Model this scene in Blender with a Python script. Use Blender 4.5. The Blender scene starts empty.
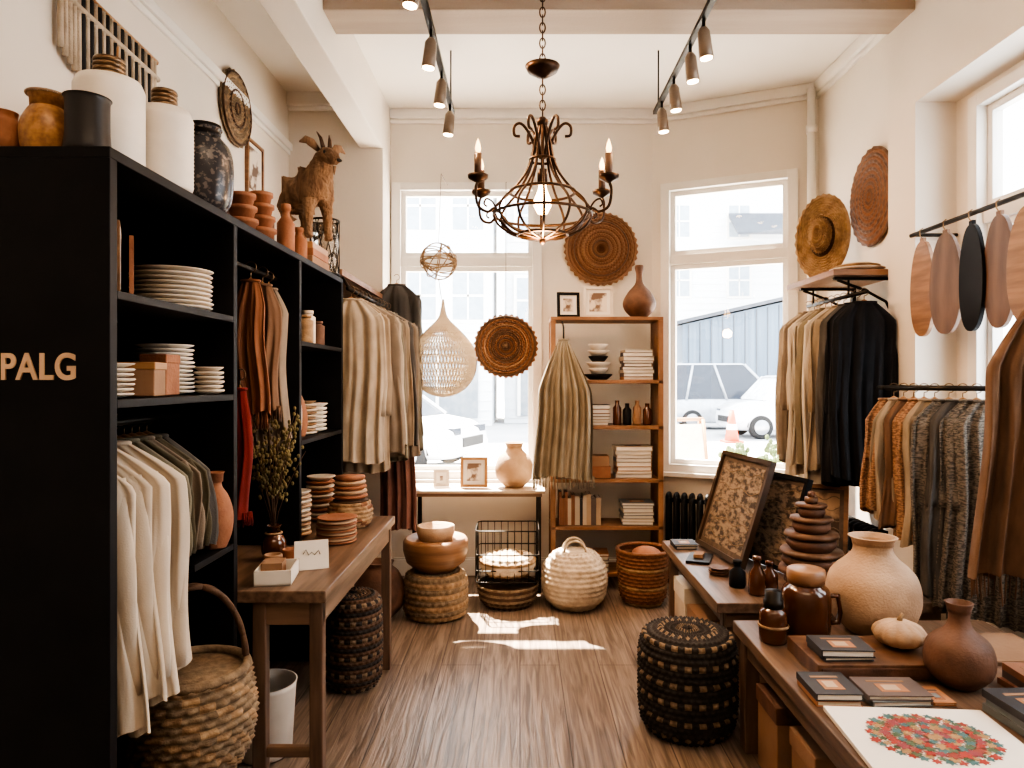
import bpy, bmesh, math, random
from mathutils import Vector, Matrix
pi=math.pi
S=bpy.context.scene
# ---------------------------------------------------------------- materials
_C={}
def mat(name,col,col2=None,rough=.6,metal=0,scale=5,st=(1,1,1),bump=0,bs=60,bst=(1,1,1),sheen=0,emit=0,ecol=None,spec=.5,lo=.35,hi=.65,trans=0):
    if name in _C: return _C[name]
    m=bpy.data.materials.new(name); m.use_nodes=True; nt=m.node_tree; N=nt.nodes; L=nt.links
    b=N['Principled BSDF']
    if col2 is None: col2=tuple(c*.82 for c in col)
    tc=N.new('ShaderNodeTexCoord'); mp=N.new('ShaderNodeMapping'); mp.inputs['Scale'].default_value=st
    no=N.new('ShaderNodeTexNoise'); no.inputs['Scale'].default_value=scale; no.inputs['Detail'].default_value=5
    cr=N.new('ShaderNodeValToRGB'); cr.color_ramp.elements[0].position=lo; cr.color_ramp.elements[1].position=hi
    cr.color_ramp.elements[0].color=(*col2,1); cr.color_ramp.elements[1].color=(*col,1)
    L.new(tc.outputs['Object'],mp.inputs[0]); L.new(mp.outputs[0],no.inputs['Vector']); L.new(no.outputs['Fac'],cr.inputs[0]); L.new(cr.outputs[0],b.inputs['Base Color'])
    b.inputs['Roughness'].default_value=rough; b.inputs['Metallic'].default_value=metal
    b.inputs['Specular IOR Level'].default_value=spec
    if sheen: b.inputs['Sheen Weight'].default_value=sheen
    if trans: b.inputs['Transmission Weight'].default_value=trans
    if bump:
        mp2=N.new('ShaderNodeMapping'); mp2.inputs['Scale'].default_value=bst; n2=N.new('ShaderNodeTexNoise'); n2.inputs['Scale'].default_value=bs; n2.inputs['Detail'].default_value=3
        bp=N.new('ShaderNodeBump'); bp.inputs['Strength'].default_value=bump; bp.inputs['Distance'].default_value=.01
        L.new(tc.outputs['Object'],mp2.inputs[0]); L.new(mp2.outputs[0],n2.inputs['Vector']); L.new(n2.outputs['Fac'],bp.inputs['Height']); L.new(bp.outputs[0],b.inputs['Normal'])
    if emit:
        b.inputs['Emission Color'].default_value=(*(ecol or col),1); b.inputs['Emission Strength'].default_value=emit
    _C[name]=m; return m
def fab(name,col,dark=.72,bump=.2): return mat('fabric_'+name,col,tuple(c*dark for c in col),rough=.95,scale=14,st=(1,1,.5),bump=bump,bs=260,sheen=.1,spec=.15)
WALL=mat('wall_plaster',(.76,.70,.62),(.73,.67,.59),rough=.85,scale=2,bump=.08,bs=30)
CEIL=mat('ceiling_paint',(.78,.74,.68),(.75,.71,.65),rough=.9,scale=2)
BEAM=mat('beam_paint',(.44,.36,.29),(.37,.30,.24),rough=.8,scale=3,st=(.3,3,3),bump=.1)
TRIM=mat('trim_white',(.80,.77,.72),(.76,.73,.68),rough=.5)
BLACK=mat('black_lacquer',(.006,.006,.007),(.010,.010,.011),rough=.55,scale=8,spec=.22)
IRON=mat('black_iron',(.02,.018,.016),(.035,.028,.022),rough=.45,metal=.7,scale=20)
BRONZE=mat('dark_bronze',(.04,.022,.014),(.07,.038,.02),rough=.4,metal=.8,scale=20)
WOODY=mat('walnut_long_y',(.22,.145,.10),(.11,.07,.048),rough=.36,scale=3,st=(12,1,12),bump=.15,bs=8,bst=(9,1,9))
WOODX=mat('walnut_long_x',(.23,.15,.10),(.13,.08,.055),rough=.45,scale=3,st=(1,9,9),bump=.1,bs=8,bst=(1,9,9))
WOODZ=mat('walnut_long_z',(.18,.115,.08),(.10,.062,.042),rough=.5,scale=3,st=(9,9,1),bump=.1,bs=8,bst=(9,9,1))
SHW=mat('oak_shelf',(.30,.16,.085),(.20,.10,.05),rough=.5,scale=3,st=(2,8,2))
HANG=mat('hanger_wood',(.45,.25,.12),(.33,.18,.08),rough=.45)
STRAW=mat('straw',(.40,.27,.155),(.22,.14,.08),rough=.8,scale=18,bump=.3,bs=120)
STRAWD=mat('straw_dark',(.12,.068,.038),(.07,.038,.022),rough=.75,scale=18,bump=.3,bs=120)
RUST=mat('reed_rust',(.24,.11,.055),(.18,.08,.038),rough=.7,scale=60,bump=.3,bs=120)
TANW=mat('tan_weave',(.27,.20,.13),(.16,.115,.075),rough=.85,scale=40,bump=.3,bs=120)
CREAMW=mat('cream_weave',(.62,.53,.42),(.46,.38,.29),rough=.85,scale=16,bump=.3,bs=120)
BLKW=mat('black_weave',(.035,.03,.028),(.02,.017,.015),rough=.8,scale=20,bump=.3,bs=120)
CERAM=mat('cream_ceramic',(.66,.59,.50),(.56,.49,.41),rough=.5,scale=8)
WHITEC=mat('white_ceramic',(.74,.69,.62),(.66,.61,.54),rough=.5,scale=8)
TERRA=mat('terracotta',(.36,.165,.09),(.26,.11,.06),rough=.75,scale=12,bump=.2,bs=90)
TERRAD=mat('terracotta_brown',(.17,.085,.052),(.095,.048,.03),rough=.65,scale=12,bump=.2,bs=90)
SANDC=mat('sand_clay',(.54,.38,.26),(.42,.29,.195),rough=.85,scale=9,bump=.3,bs=110)
BOWLW=mat('turned_wood',(.33,.18,.095),(.20,.105,.055),rough=.4,scale=4,st=(1,1,8))
BOARDB=mat('board_brown',(.17,.09,.05),(.10,.052,.03),rough=.45,scale=4,st=(6,6,1))
GLASSB=mat('brown_glass',(.10,.035,.015),(.07,.025,.01),rough=.12,spec=.8)
DARKG=mat('dark_glaze',(.035,.035,.04),(.14,.12,.11),rough=.25,scale=70,lo=.40,hi=.46)
SILVER=mat('silver_metal',(.30,.21,.14),(.2,.14,.09),rough=.3,metal=.9)
PAPER=mat('paper',(.76,.72,.65),(.72,.68,.61),rough=.8)
INK=mat('ink',(.03,.03,.03),rough=.8)
KRAFT=mat('kraft_board',(.33,.20,.125),(.27,.16,.095),rough=.8,bump=.1)
BKR=[mat('book_%d'%i,c,rough=.6) for i,c in enumerate([(.50,.38,.27),(.3,.14,.08),(.05,.05,.055),(.58,.50,.40),(.14,.11,.10),(.42,.20,.1),(.18,.20,.21)])]
AMBER=mat('amber_seeds',(.45,.24,.10),(.25,.12,.05),rough=.4,scale=60)
CLEAR=mat('clear_glass_jar',(.75,.72,.66),(.7,.66,.6),rough=.08,trans=.85)
WARM=mat('warm_bulb',(1,.6,.25),rough=.4,emit=26,ecol=(1,.66,.36))
# ---------------------------------------------------------------- mesh builder
class MB:
    def __init__(s): s.v=[];s.f=[];s.mi=[];s.sm=[];s.mats=[];s.T=Matrix()
    def add(s,V,F,m,smooth=True):
        ms=m if isinstance(m,list) else None
        o=len(s.v); s.v+= [s.T@Vector(p) for p in V]
        def ix(mm):
            if mm not in s.mats: s.mats.append(mm)
            return s.mats.index(mm)
        if ms is None: k=ix(m)
        for i,f in enumerate(F):
            s.f.append([o+a for a in f]); s.mi.append(ix(ms[i]) if ms else k); s.sm.append(smooth)
    def box(s,lo,hi,m):
        x0,y0,z0=lo;x1,y1,z1=hi
        s.add([(x0,y0,z0),(x1,y0,z0),(x1,y1,z0),(x0,y1,z0),(x0,y0,z1),(x1,y0,z1),(x1,y1,z1),(x0,y1,z1)],[(0,3,2,1),(4,5,6,7),(0,1,5,4),(1,2,6,5),(2,3,7,6),(3,0,4,7)],m,False)
    def cbox(s,c,d,m,rz=0):
        T=s.T.copy(); s.T=T@Matrix.Translation(c)@Matrix.Rotation(rz,4,'Z')
        s.box((-d[0]/2,-d[1]/2,-d[2]/2),(d[0]/2,d[1]/2,d[2]/2),m); s.T=T
    def lathe(s,P,m,c=(0,0,0),n=32,sx=1,sy=1,smooth=True,rib=0,ribn=8):
        V=[];F=[];k=len(P)
        for r,z in P:
            for j in range(n):
                a=2*pi*j/n; rr=r*(1+rib*abs(math.cos(ribn*a/2))) if rib else r
                V.append((c[0]+rr*math.cos(a)*sx,c[1]+rr*math.sin(a)*sy,c[2]+z))
        for i in range(k-1):
            for j in range(n):
                F.append((i*n+j,i*n+(j+1)%n,(i+1)*n+(j+1)%n,(i+1)*n+j))
        if P[0][0]>1e-5: F.append(tuple(reversed(range(n))))
        if P[-1][0]>1e-5: F.append(tuple((k-1)*n+j for j in range(n)))
        s.add(V,F,m,smooth)
    def tube(s,pts,r,m,n=8,closed=False,flat=1):
        P=[Vector(p) for p in pts]; k=len(P); rs=r if isinstance(r,(list,tuple)) else [r]*k
        V=[];F=[];up=None
        for i in range(k):
            if closed: t=(P[(i+1)%k]-P[i-1])
            else: t=P[min(i+1,k-1)]-P[max(i-1,0)]
            t.normalize()
            if up is None:
                up=Vector((0,0,1)) if abs(t.z)<.9 else Vector((1,0,0))
            a=up-t*up.dot(t)
            if a.length<1e-4: a=t.orthogonal()
            a.normalize(); b=t.cross(a); up=a
            for j in range(n):
                q=2*pi*j/n; V.append(P[i]+a*rs[i]*math.cos(q)+b*rs[i]*math.sin(q)*flat)
        for i in range(k if closed else k-1):
            i2=(i+1)%k
            for j in range(n): F.append((i*n+j,i*n+(j+1)%n,i2*n+(j+1)%n,i2*n+j))
        if not closed: F+= [tuple(reversed(range(n))),tuple((k-1)*n+j for j in range(n))]
        s.add(V,F,m)
    def ell(s,c,r,m,n=16,k=10):
        P=[(max(0,math.sin(pi*i/k)),-math.cos(pi*i/k)) for i in range(k+1)]
        T=s.T.copy(); s.T=T@Matrix.Translation(c)@Matrix.Diagonal((*r,1)); s.lathe(P,m,n=n); s.T=T
    def weave(s,P,rows,n,amp,ms,c=(0,0,0),sub=4,sx=1,sy=1):
        P=[Vector((a,b)) for a,b in P]; ln=[0]
        for i in range(1,len(P)): ln.append(ln[-1]+(P[i]-P[i-1]).length)
        def at(q):
            d=q*ln[-1]
            for i in range(1,len(P)):
                if d<=ln[i]+1e-9:
                    u=(d-ln[i-1])/max(1e-9,ln[i]-ln[i-1]); t=(P[i]-P[i-1]).normalized()
                    return P[i-1].lerp(P[i],u),Vector((t.y,-t.x))
            return P[-1],Vector((1,0))
        nn=n*4;V=[];F=[];M=[];K=rows*sub
        for i in range(K+1):
            p,nv=at(min(1,i/K)); row=i//sub; bl=math.sin(pi*(i%sub)/sub)
            for j in range(nn):
                a=2*pi*j/nn; d=amp*bl*(1+.7*math.cos(n*a+pi*(row%2)))
                r=max(.001,p.x+nv.x*d); V.append((c[0]+r*math.cos(a)*sx,c[1]+r*math.sin(a)*sy,c[2]+p.y+nv.y*d))
        for i in range(K):
            for j in range(nn):
                F.append((i*nn+j,i*nn+(j+1)%nn,(i+1)*nn+(j+1)%nn,(i+1)*nn+j)); M.append(ms(i//sub,j//4) if callable(ms) else ms)
        s.add(V,F,M)
    def done(s,name,loc=(0,0,0),rot=(0,0,0),bevel=0,scale=(1,1,1)):
        me=bpy.data.meshes.new(name); me.from_pydata([tuple(v) for v in s.v],[],s.f)
        for m in s.mats: me.materials.append(m)
        me.polygons.foreach_set('material_index',s.mi); me.polygons.foreach_set('use_smooth',s.sm)
        bm=bmesh.new(); bm.from_mesh(me); bmesh.ops.recalc_face_normals(bm,faces=bm.faces); bm.to_mesh(me); bm.free()
        o=bpy.data.objects.new(name,me); S.collection.objects.link(o); o.location=loc; o.rotation_euler=rot; o.scale=scale
        if bevel:
            b=o.modifiers.new('Bevel','BEVEL'); b.width=bevel; b.segments=2; b.limit_method='ANGLE'; b.angle_limit=math.radians(50)
        return o
def sm(P,n=5):
    out=[]
    for i in range(len(P)-1):
        p0=P[max(i-1,0)];p1=P[i];p2=P[i+1];p3=P[min(i+2,len(P)-1)]
        for k in range(n):
            t=k/n
            q=[]
            for a in range(len(p1)):
                q.append(.5*((2*p1[a])+(-p0[a]+p2[a])*t+(2*p0[a]-5*p1[a]+4*p2[a]-p3[a])*t*t+(-p0[a]+3*p1[a]-3*p2[a]+p3[a])*t**3))
            out.append(tuple(q))
    out.append(tuple(P[-1])); return out
def simple(name,lo,hi,m,bevel=0):
    b=MB(); b.box(lo,hi,m); return b.done(name,bevel=bevel)
def vprof(P):
    Q=[(max(0,a),b) for a,b in sm(P)]; r,z=Q[-1]
    return [(0,P[0][1])]+Q+[(r*.86,z),(r*.82,z-.03),(0,z-.04)]
def vase(name,P,loc,m,n=36,extra=None):
    b=MB(); b.lathe(vprof(P),m,n=n)
    if extra: extra(b)
    return b.done(name,loc)
def plates(name,loc,r,n,m,h=.013,bowl=1,seed=1,m2=None):
    b=MB(); q=random.Random(seed)
    for i in range(n):
        rr=r*(1-.02*q.random()); z=i*h
        b.lathe([(0,z),(rr*.6,z),(rr*.95,z+h*.7),(rr,z+h*.95),(rr*.96,z+h),(rr*.6,z+h*.35),(0,z+h*.3)] if i==n-1 else [(0,z),(rr*.6,z),(rr*.95,z+h*.45),(rr,z+h*.75),(rr*.96,z+h*.95),(rr*.5,z+h*.95),(0,z+h*.95)],(m2 if m2 and i%2 else m),c=(q.uniform(-.003,.003),q.uniform(-.003,.003),0))
    return b.done(name,loc)
def books(name,loc,w,d,n,seed=1,th=.025,rz=0,mats=None):
    b=MB(); q=random.Random(seed); z=0
    for i in range(n):
        t=th*q.uniform(.7,1.3); ww=w*q.uniform(.88,1); dd=d*q.uniform(.9,1); a=q.uniform(-.06,.06); cm=q.choice(mats or BKR)
        T=Matrix.Translation((0,0,z))@Matrix.Rotation(a,4,'Z'); b.T=T
        b.box((-ww/2,-dd/2,0),(ww/2,dd/2,.003),cm); b.box((-ww/2,-dd/2,t-.003),(ww/2,dd/2,t),cm); b.box((-ww/2,-dd/2,.003),(-ww/2+.004,dd/2,t-.003),cm)
        b.box((-ww/2+.004,-dd/2+.004,.003),(ww/2-.005,dd/2-.004,t-.003),PAPER)
        if i==n-1:
            lt=cm in (BKR[2],BKR[4],BKR[1],BKR[6]); b.box((-ww*.3,dd*.22,t),(ww*.3,dd*.30,t+.0008),KRAFT if lt else BKR[4]); b.box((-ww*.22,-dd*.3,t),(ww*.22,dd*.12,t+.0008),BKR[5] if lt else BKR[1]); b.box((-ww*.15,-dd*.22,t),(ww*.1,dd*.05,t+.0016),BKR[0] if lt else BKR[6])
        z+=t
    return b.done(name,loc,(0,0,rz))
def vbooks(name,loc,n,seed=1,h=.2,d=.14):
    b=MB(); q=random.Random(seed); x=0
    for i in range(n):
        t=q.uniform(.015,.035); hh=h*q.uniform(.8,1); cm=q.choice(BKR)
        b.box((x,0,0),(x+t*.15,d,hh),cm); b.box((x+t*.85,0,0),(x+t,d,hh),cm); b.box((x+t*.15,0,0),(x+t*.85,.005,hh),cm); b.box((x+t*.15,.005,.004),(x+t*.85,d-.005,hh-.005),PAPER); x+=t+.001
    return b.done(name,loc)
def garment(name,loc,rz,w,L,f,sl=0,flare=.1,fold=.02,k=5,neck=.055,shoulder=.1,th=.028,seed=0,hang=True,fringe=None,f2=None,slr=.05,slo=.055):
    b=MB(); q=random.Random(seed+11); ph=q.random()*6; ph2=q.random()*6; nu=96; nt=30;V=[];F=[];M=[]
    for i in range(nt+1):
        t=(i/nt)**1.25; z=-L*t; s=min(1,-z/shoulder); g=min(1,t*1.8+.1*s)
        a=(neck+(w/2-neck)*(s*.75+.25*math.sin(s*pi/2)))*(1+flare*t); bb=.012+th*s*(1+.4*t)
        for j in range(nu):
            u=2*pi*j/nu; cx=math.cos(u); sx=math.sin(u); x=a*cx
            y=bb*math.copysign(abs(sx)**.7,sx)*(1+.3*math.sin(2*k*cx+ph2)) + fold*g*(math.sin(k*pi*cx+ph+1.2*t)+.5*math.sin(k*1.9*pi*cx+ph2-1.5*t))
            V.append((x+.012*g*math.sin(5*t+ph),y,z+.016*t*math.sin(2*u+ph)))
    for i in range(nt):
        for j in range(nu):
            F.append((i*nu+j,i*nu+(j+1)%nu,(i+1)*nu+(j+1)%nu,(i+1)*nu+j)); M.append(f2 if (f2 and (j//3)%3==0) else f)
    F.append(tuple(range(nu))); M.append(f)
    b.add(V,F,M)
    b.tube([(neck*1.1*math.cos(a),.018*math.sin(a),-.002) for a in [2*pi*i/16 for i in range(16)]],.006,f2 or f,n=6,closed=True)
    if sl:
        for sg in (-1,1):
            P=[];Rr=[]
            for i in range(11):
                t=i/10; P.append((sg*(w/2-.05+slo*math.sin(t*1.7)),.014*math.sin(4*t+ph),-shoulder*.75-sl*t)); Rr.append(slr*(.85 if i==0 else 1-.35*t)*(1+.12*math.sin(11*t+ph2)))
            b.tube(P,Rr,f,n=16,flat=.5)
    if hang:
        b.tube([(-w/2+.035,0,-shoulder+.004),(-w*.2,0,-.025),(0,0,.008),(w*.2,0,-.025),(w/2-.035,0,-shoulder+.004)],.0065,HANG,n=8)
        P=[(0,0,.0),(0,0,.025)]+[(0.02*math.sin(a),0,.05-.02*math.cos(a)) for a in [i*pi/6 for i in range(0,9)]]
        b.tube(P,.0022,SILVER,n=6)
    if fringe:
        for i in range(46):
            u=2*pi*i/46; a=(w/2)*(1+flare); x=a*math.cos(u); y=(th*1.5)*math.sin(u)+fold*math.sin(k*pi*math.cos(u)+ph+1.2)
            b.tube([(x,y,-L+.01),(x+q.uniform(-.006,.006),y,-L-fringe*q.uniform(.8,1.1))],.0025,f,n=4)
    return b.done(name,loc,(0,0,rz))
# ---------------------------------------------------------------- room shell
fm=bpy.data.materials.new('floor_planks'); fm.use_nodes=True; nt=fm.node_tree; N=nt.nodes; LK=nt.links; pb=N['Principled BSDF']
tc=N.new('ShaderNodeTexCoord'); mp=N.new('ShaderNodeMapping'); mp.inputs['Rotation'].default_value=(0,0,pi/2)
br=N.new('ShaderNodeTexBrick'); br.offset=.37; br.inputs['Scale'].default_value=1; br.inputs['Brick Width'].default_value=2.6; br.inputs['Row Height'].default_value=.2; br.inputs['Mortar Size'].default_value=.0026
br.inputs['Color1'].default_value=(.27,.215,.175,1); br.inputs['Color2'].default_value=(.20,.157,.127,1); br.inputs['Mortar'].default_value=(.06,.042,.034,1)
LK.new(tc.outputs['Object'],mp.inputs[0]); LK.new(mp.outputs[0],br.inputs['Vector'])
m2=N.new('ShaderNodeMapping'); m2.inputs['Scale'].default_value=(20,1.1,1); n2=N.new('ShaderNodeTexNoise'); n2.inputs['Scale'].default_value=2.2; n2.inputs['Detail'].default_value=9; n2.inputs['Distortion'].default_value=1.0
LK.new(tc.outputs['Object'],m2.inputs[0]); LK.new(m2.outputs[0],n2.inputs['Vector'])
cr=N.new('ShaderNodeValToRGB'); cr.color_ramp.elements[0].position=.34; cr.color_ramp.elements[0].color=(.46,.43,.41,1); cr.color_ramp.elements[1].position=.66; cr.color_ramp.elements[1].color=(1.28,1.26,1.24,1)
LK.new(n2.outputs['Fac'],cr.inputs[0]); mx=N.new('ShaderNodeMix'); mx.data_type='RGBA'; mx.blend_type='MULTIPLY'; mx.inputs['Factor'].default_value=1
LK.new(br.outputs['Color'],mx.inputs['A']); LK.new(cr.outputs[0],mx.inputs['B']); LK.new(mx.outputs['Result'],pb.inputs['Base Color'])
pb.inputs['Roughness'].default_value=.33
bp=N.new('ShaderNodeBump'); bp.inputs['Strength'].default_value=.2; bp.inputs['Distance'].default_value=.01; LK.new(cr.outputs[0],bp.inputs['Height']); LK.new(bp.outputs[0],pb.inputs['Normal'])
simple('floor',(-1.85,-1.8,-.1),(2.45,5.45,0),fm)
simple('ceiling',(-1.85,-1.8,3.45),(2.45,5.45,3.55),CEIL)
simple('wall_left',(-1.82,-1.6,0),(-1.62,5.4,3.45),WALL)
simple('wall_front',(-1.82,-1.8,0),(2.45,-1.6,3.45),WALL)
simple('wall_pier',(-1.62,4.9,0),(-.96,5.4,3.45),WALL)
b=MB(); b.box((-.96,5.2,0),(-.94,5.4,3.45),WALL); b.box((-.94,5.2,0),(.15,5.4,.72),WALL); b.box((-.94,5.2,2.91),(.15,5.4,3.45),WALL); b.box((.15,5.2,0),(.98,5.4,3.45),WALL); b.done('wall_back')
AX,AY=.98,5.2; BX,BY=2.02,4.73; AL=math.hypot(BX-AX,BY-AY); AA=math.atan2(BY-AY,BX-AX)
b=MB(); b.box((0,0,0),(.08,.2,3.45),WALL); b.box((.08,0,0),(1.0,.2,.78),WALL); b.box((.08,0,2.89),(1.0,.2,3.45),WALL); b.box((1.0,0,0),(AL+.1,.2,3.45),WALL); b.done('wall_bay',(AX,AY,0),(0,0,AA))
b=MB(); b.box((2.02,3.65,0),(2.25,4.75,3.45),WALL); b.box((1.92,3.4,0),(2.25,3.65,3.45),WALL); b.box((1.92,-1.6,2.8),(2.25,3.4,3.45),WALL)
b.box((2.12,-1.6,0),(2.25,3.4,.85),WALL); b.box((2.12,3.26,.85),(2.25,3.4,2.8),WALL); b.box((2.12,-1.6,.85),(2.25,1.3,2.8),WALL); b.box((2.12,1.3,2.76),(2.25,3.26,2.8),WALL); b.done('wall_right')
simple('beam_cross',(-.96,3.4,3.25),(2.02,3.65,3.45),BEAM,.006)
simple('beam_long',(-1.12,-1.6,3.07),(-.96,4.9,3.45),WALL,.006)
def trimrun(name,a,c,z0,z1,d=.05):
    b=MB(); b.box((0,-d,z0),(math.hypot(c[0]-a[0],c[1]-a[1]),0,z1),TRIM); b.box((0,-d*.5,z0-.03 if z0>1 else z1),(math.hypot(c[0]-a[0],c[1]-a[1]),0,z0 if z0>1 else z1+.015),TRIM)
    b.done(name,(a[0],a[1],0),(0,0,math.atan2(c[1]-a[1],c[0]-a[0])),.006)
trimrun('trim_1',(-.96,5.2),(.98,5.2),3.38,3.45,.05); trimrun('trim_2',(AX,AY),(BX,BY),3.38,3.45,.05); trimrun('trim_3',(2.02,4.73),(2.02,3.65),3.38,3.45,.05)
trimrun('trim_4',(-1.62,-1.5),(-1.62,4.9),3.05,3.10,.03); trimrun('trim_5',(-1.62,4.9),(-1.12,4.9),3.36,3.45,.05)
trimrun('baseboard_back',(-.94,5.2),(.98,5.2),0,.12,.02); trimrun('baseboard_bay',(AX,AY),(BX,BY),0,.12,.02); trimrun('baseboard_left',(-1.62,3.8),(-1.62,4.9),0,.12,.02)
GL=bpy.data.materials.new('window_glass'); GL.use_nodes=True; nn=GL.node_tree.nodes; nl=GL.node_tree.links; nn.remove(nn['Principled BSDF'])
t_=nn.new('ShaderNodeBsdfTransparent'); g_=nn.new('ShaderNodeBsdfGlossy'); g_.inputs['Roughness'].default_value=.02; x_=nn.new('ShaderNodeMixShader'); x_.inputs[0].default_value=.03
nl.new(t_.outputs[0],x_.inputs[1]); nl.new(g_.outputs[0],x_.inputs[2]); nl.new(x_.outputs[0],nn['Material Output'].inputs[0])
def window(name,w,z0,z1,tr,loc,rz,cas=.055,bars=()):
    b=MB(); y0,y1=-.03,.06
    c=.05
    b.box((-c*.2,y0,z0),(cas,y1,z1),TRIM); b.box((w-cas,y0,z0),(w+c*.2,y1,z1),TRIM); b.box((cas,y0,z1-cas),(w-cas,y1,z1),TRIM); b.box((cas,y0,z0),(w-cas,y1,z0+cas),TRIM)
    b.box((-.03,-.07,z0-.03),(w+.03,.12,z0),TRIM)
    b.box((cas,0,tr-.035),(w-cas,.08,tr+.035),TRIM)
    for za,zb in ((z0+cas,tr-.035),(tr+.035,z1-cas)):
        s=.035
        b.box((cas,.02,za),(cas+s,.07,zb),TRIM); b.box((w-cas-s,.02,za),(w-cas,.07,zb),TRIM); b.box((cas+s,.02,za),(w-cas-s,.07,za+s),TRIM); b.box((cas+s,.02,zb-s),(w-cas-s,.07,zb),TRIM)
        b.box((cas+s,.042,za+s),(w-cas-s,.046,zb-s),GL)
        for q in bars: b.box((w*q-.012,.02,za+s),(w*q+.012,.07,zb-s),TRIM)
    b.done(name,loc,(0,0,rz),.004)
window('window_1',1.09,.72,2.91,2.33,(-.94,5.2,0),0)
window('window_2',.92,.78,2.89,2.33,(AX+.08*math.cos(AA),AY+.08*math.sin(AA),0),AA)
window('window_3',1.96,.85,2.76,2.2,(2.12,3.26,0),-pi/2,bars=(.33,.66))
b=MB(); b.tube([(0,0,0),(0,0,3.4)],.028,TRIM,n=14); [b.tube([(0,0,z),(0,0,z+.05)],.036,TRIM,n=14) for z in (.6,2.3,3.1)]; b.done('wall_pipe',(1.95,4.68,0))
# ---------------------------------------------------------------- black cabinet
XF=-.92
b=MB()
b.box((-1.6,1.57,0),(XF,1.60,1.95),BLACK); b.box((-1.6,1.57,1.95),(XF,3.64,1.975),BLACK); b.box((-1.61,1.57,0),(-1.59,3.64,1.95),BLACK)
b.box((-1.59,2.25,0),(XF,2.28,1.95),BLACK); b.box((-1.59,2.92,.762),(XF,2.95,1.95),BLACK); b.box((-1.59,3.61,0),(XF,3.64,1.95),BLACK)
b.box((-1.59,1.6,1.635),(XF,2.25,1.655),BLACK); b.box((-1.59,1.6,1.385),(XF,2.25,1.405),BLACK); b.box((-1.59,1.98,.905),(XF,2.25,.925),BLACK); b.box((-1.59,1.96,.33),(-1.2,1.98,.925),BLACK); b.box((-1.59,1.6,.30),(XF,2.25,.325),BLACK)
b.box((-1.59,2.95,1.595),(XF,3.61,1.615),BLACK); b.box((-1.59,2.95,1.175),(XF,3.61,1.195),BLACK)
b.tube([(-1.1,1.6,1.335),(-1.1,2.25,1.335)],.011,IRON); b.tube([(-1.02,2.28,1.87),(-1.02,2.92,1.87)],.01,IRON)
b.done('display_cabinet',bevel=.002)
tx=bpy.data.curves.new('lettering','FONT'); tx.body='PALG'; tx.size=.083; tx.extrude=.002; tx.offset=.0018; tx.align_x='RIGHT'; tx.space_character=1.08
to=bpy.data.objects.new('cabinet_lettering',tx); S.collection.objects.link(to); to.location=(-.992,1.567,1.452); to.rotation_euler=(pi/2,0,0); to.scale=(.82,1,1); tx.materials.append(mat('lettering_gold',(.72,.50,.33),rough=.5))
OFFW=fab('offwhite',(.66,.585,.49),.88,.1); CRM=fab('cream',(.50,.43,.34)); TAU=fab('taupe',(.28,.23,.18)); OLV=fab('olive',(.12,.105,.07)); SAGE=fab('sage',(.22,.205,.155)); GRY=fab('grey',(.12,.114,.108)); CHAR=fab('charcoal',(.018,.019,.022)); BRN=fab('brown',(.20,.12,.078)); RST=fab('rust',(.25,.11,.06)); RED=fab('red',(.20,.028,.024)); MAUV=fab('mauve',(.24,.13,.11)); SAND=fab('sand',(.40,.32,.235)); KHAKI=fab('khaki',(.24,.20,.135)); LINEN=fab('linen',(.58,.51,.42),.86,.1)
for i,y in enumerate((1.665,1.725,1.785,1.85)): garment('hanging_shirt',(-1.12+.008*i,y,1.285),.12+.05*math.sin(i*3),.38,[.69,.64,.66,.60][i],[OFFW,LINEN,OFFW,LINEN][i],sl=.52,k=8,fold=.012,th=.010,seed=i,slr=.036,slo=.042,flare=.16)
for i,y in enumerate((1.94,1.98,2.02,2.06,2.10)): garment('hanging_blouse',(-1.12,y,1.285),.06,.36,.32,[SAGE,OLV,TAU,OLV,GRY][i],sl=.25,k=5,fold=.008,th=.009,seed=i+9,slr=.028)
garment('hanging_scarf',(-1.0,2.72,1.82),.1,.13,.48,BRN,k=3,fold=.015,neck=.03,seed=3,fringe=.05)
garment('hanging_scarf',(-1.0,2.50,1.42),.0,.07,.45,RED,k=2,fold=.010,neck=.02,th=.014,seed=4,fringe=.04)
garment('hanging_scarf',(-1.0,2.60,1.82),.1,.11,.50,RST,k=4,fold=.012,neck=.03,seed=6,th=.014,fringe=.05)
garment('hanging_scarf',(-1.02,2.84,1.82),.1,.15,.62,TAU,k=3,fold=.012,neck=.03,seed=5,fringe=.05)
def tan2(r,j): return STRAW if (r+j)%5 else RUST
b=MB(); b.weave([(.0,.01),(.12,0),(.155,.06),(.17,.15),(.158,.24),(.148,.28)],18,24,.010,lambda r,j: TANW if (r+j)%3 else STRAW); b.tube([(.15*math.cos(a),.15*math.sin(a),.282) for a in [2*pi*i/32 for i in range(32)]],.014,TANW,closed=True)
for k in range(2): b.tube([(.148*math.cos(a),.012*math.sin(a*9+k*pi),.27+.25*math.sin(a)) for a in [pi*i/40 for i in range(41)]],.009,STRAWD,n=8)
b.lathe([(0,.03),(.11,.03),(.145,.08),(.155,.15),(.145,.24),(.138,.275)][::1],TANW)
b.done('handled_basket',(-.955,2.04,.327),(0,0,.55))
plates('plate_stack',(-1.045,2.10,1.657),.115,9,CERAM,h=.0135,seed=2)
b=MB(); b.cbox((0,0,.09),(.012,.13,.18),BOWLW,); b.cbox((0,0,.09),(.014,.10,.15),PAPER); b.cbox((.03,.02,.075),(.01,.11,.15),TERRA); b.done('small_picture_frame',(-1.0,1.74,1.656),(0,0,.5))
plates('plate_stack',(-1.02,1.70,1.407),.075,7,CERAM,h=.012,seed=3)
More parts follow.
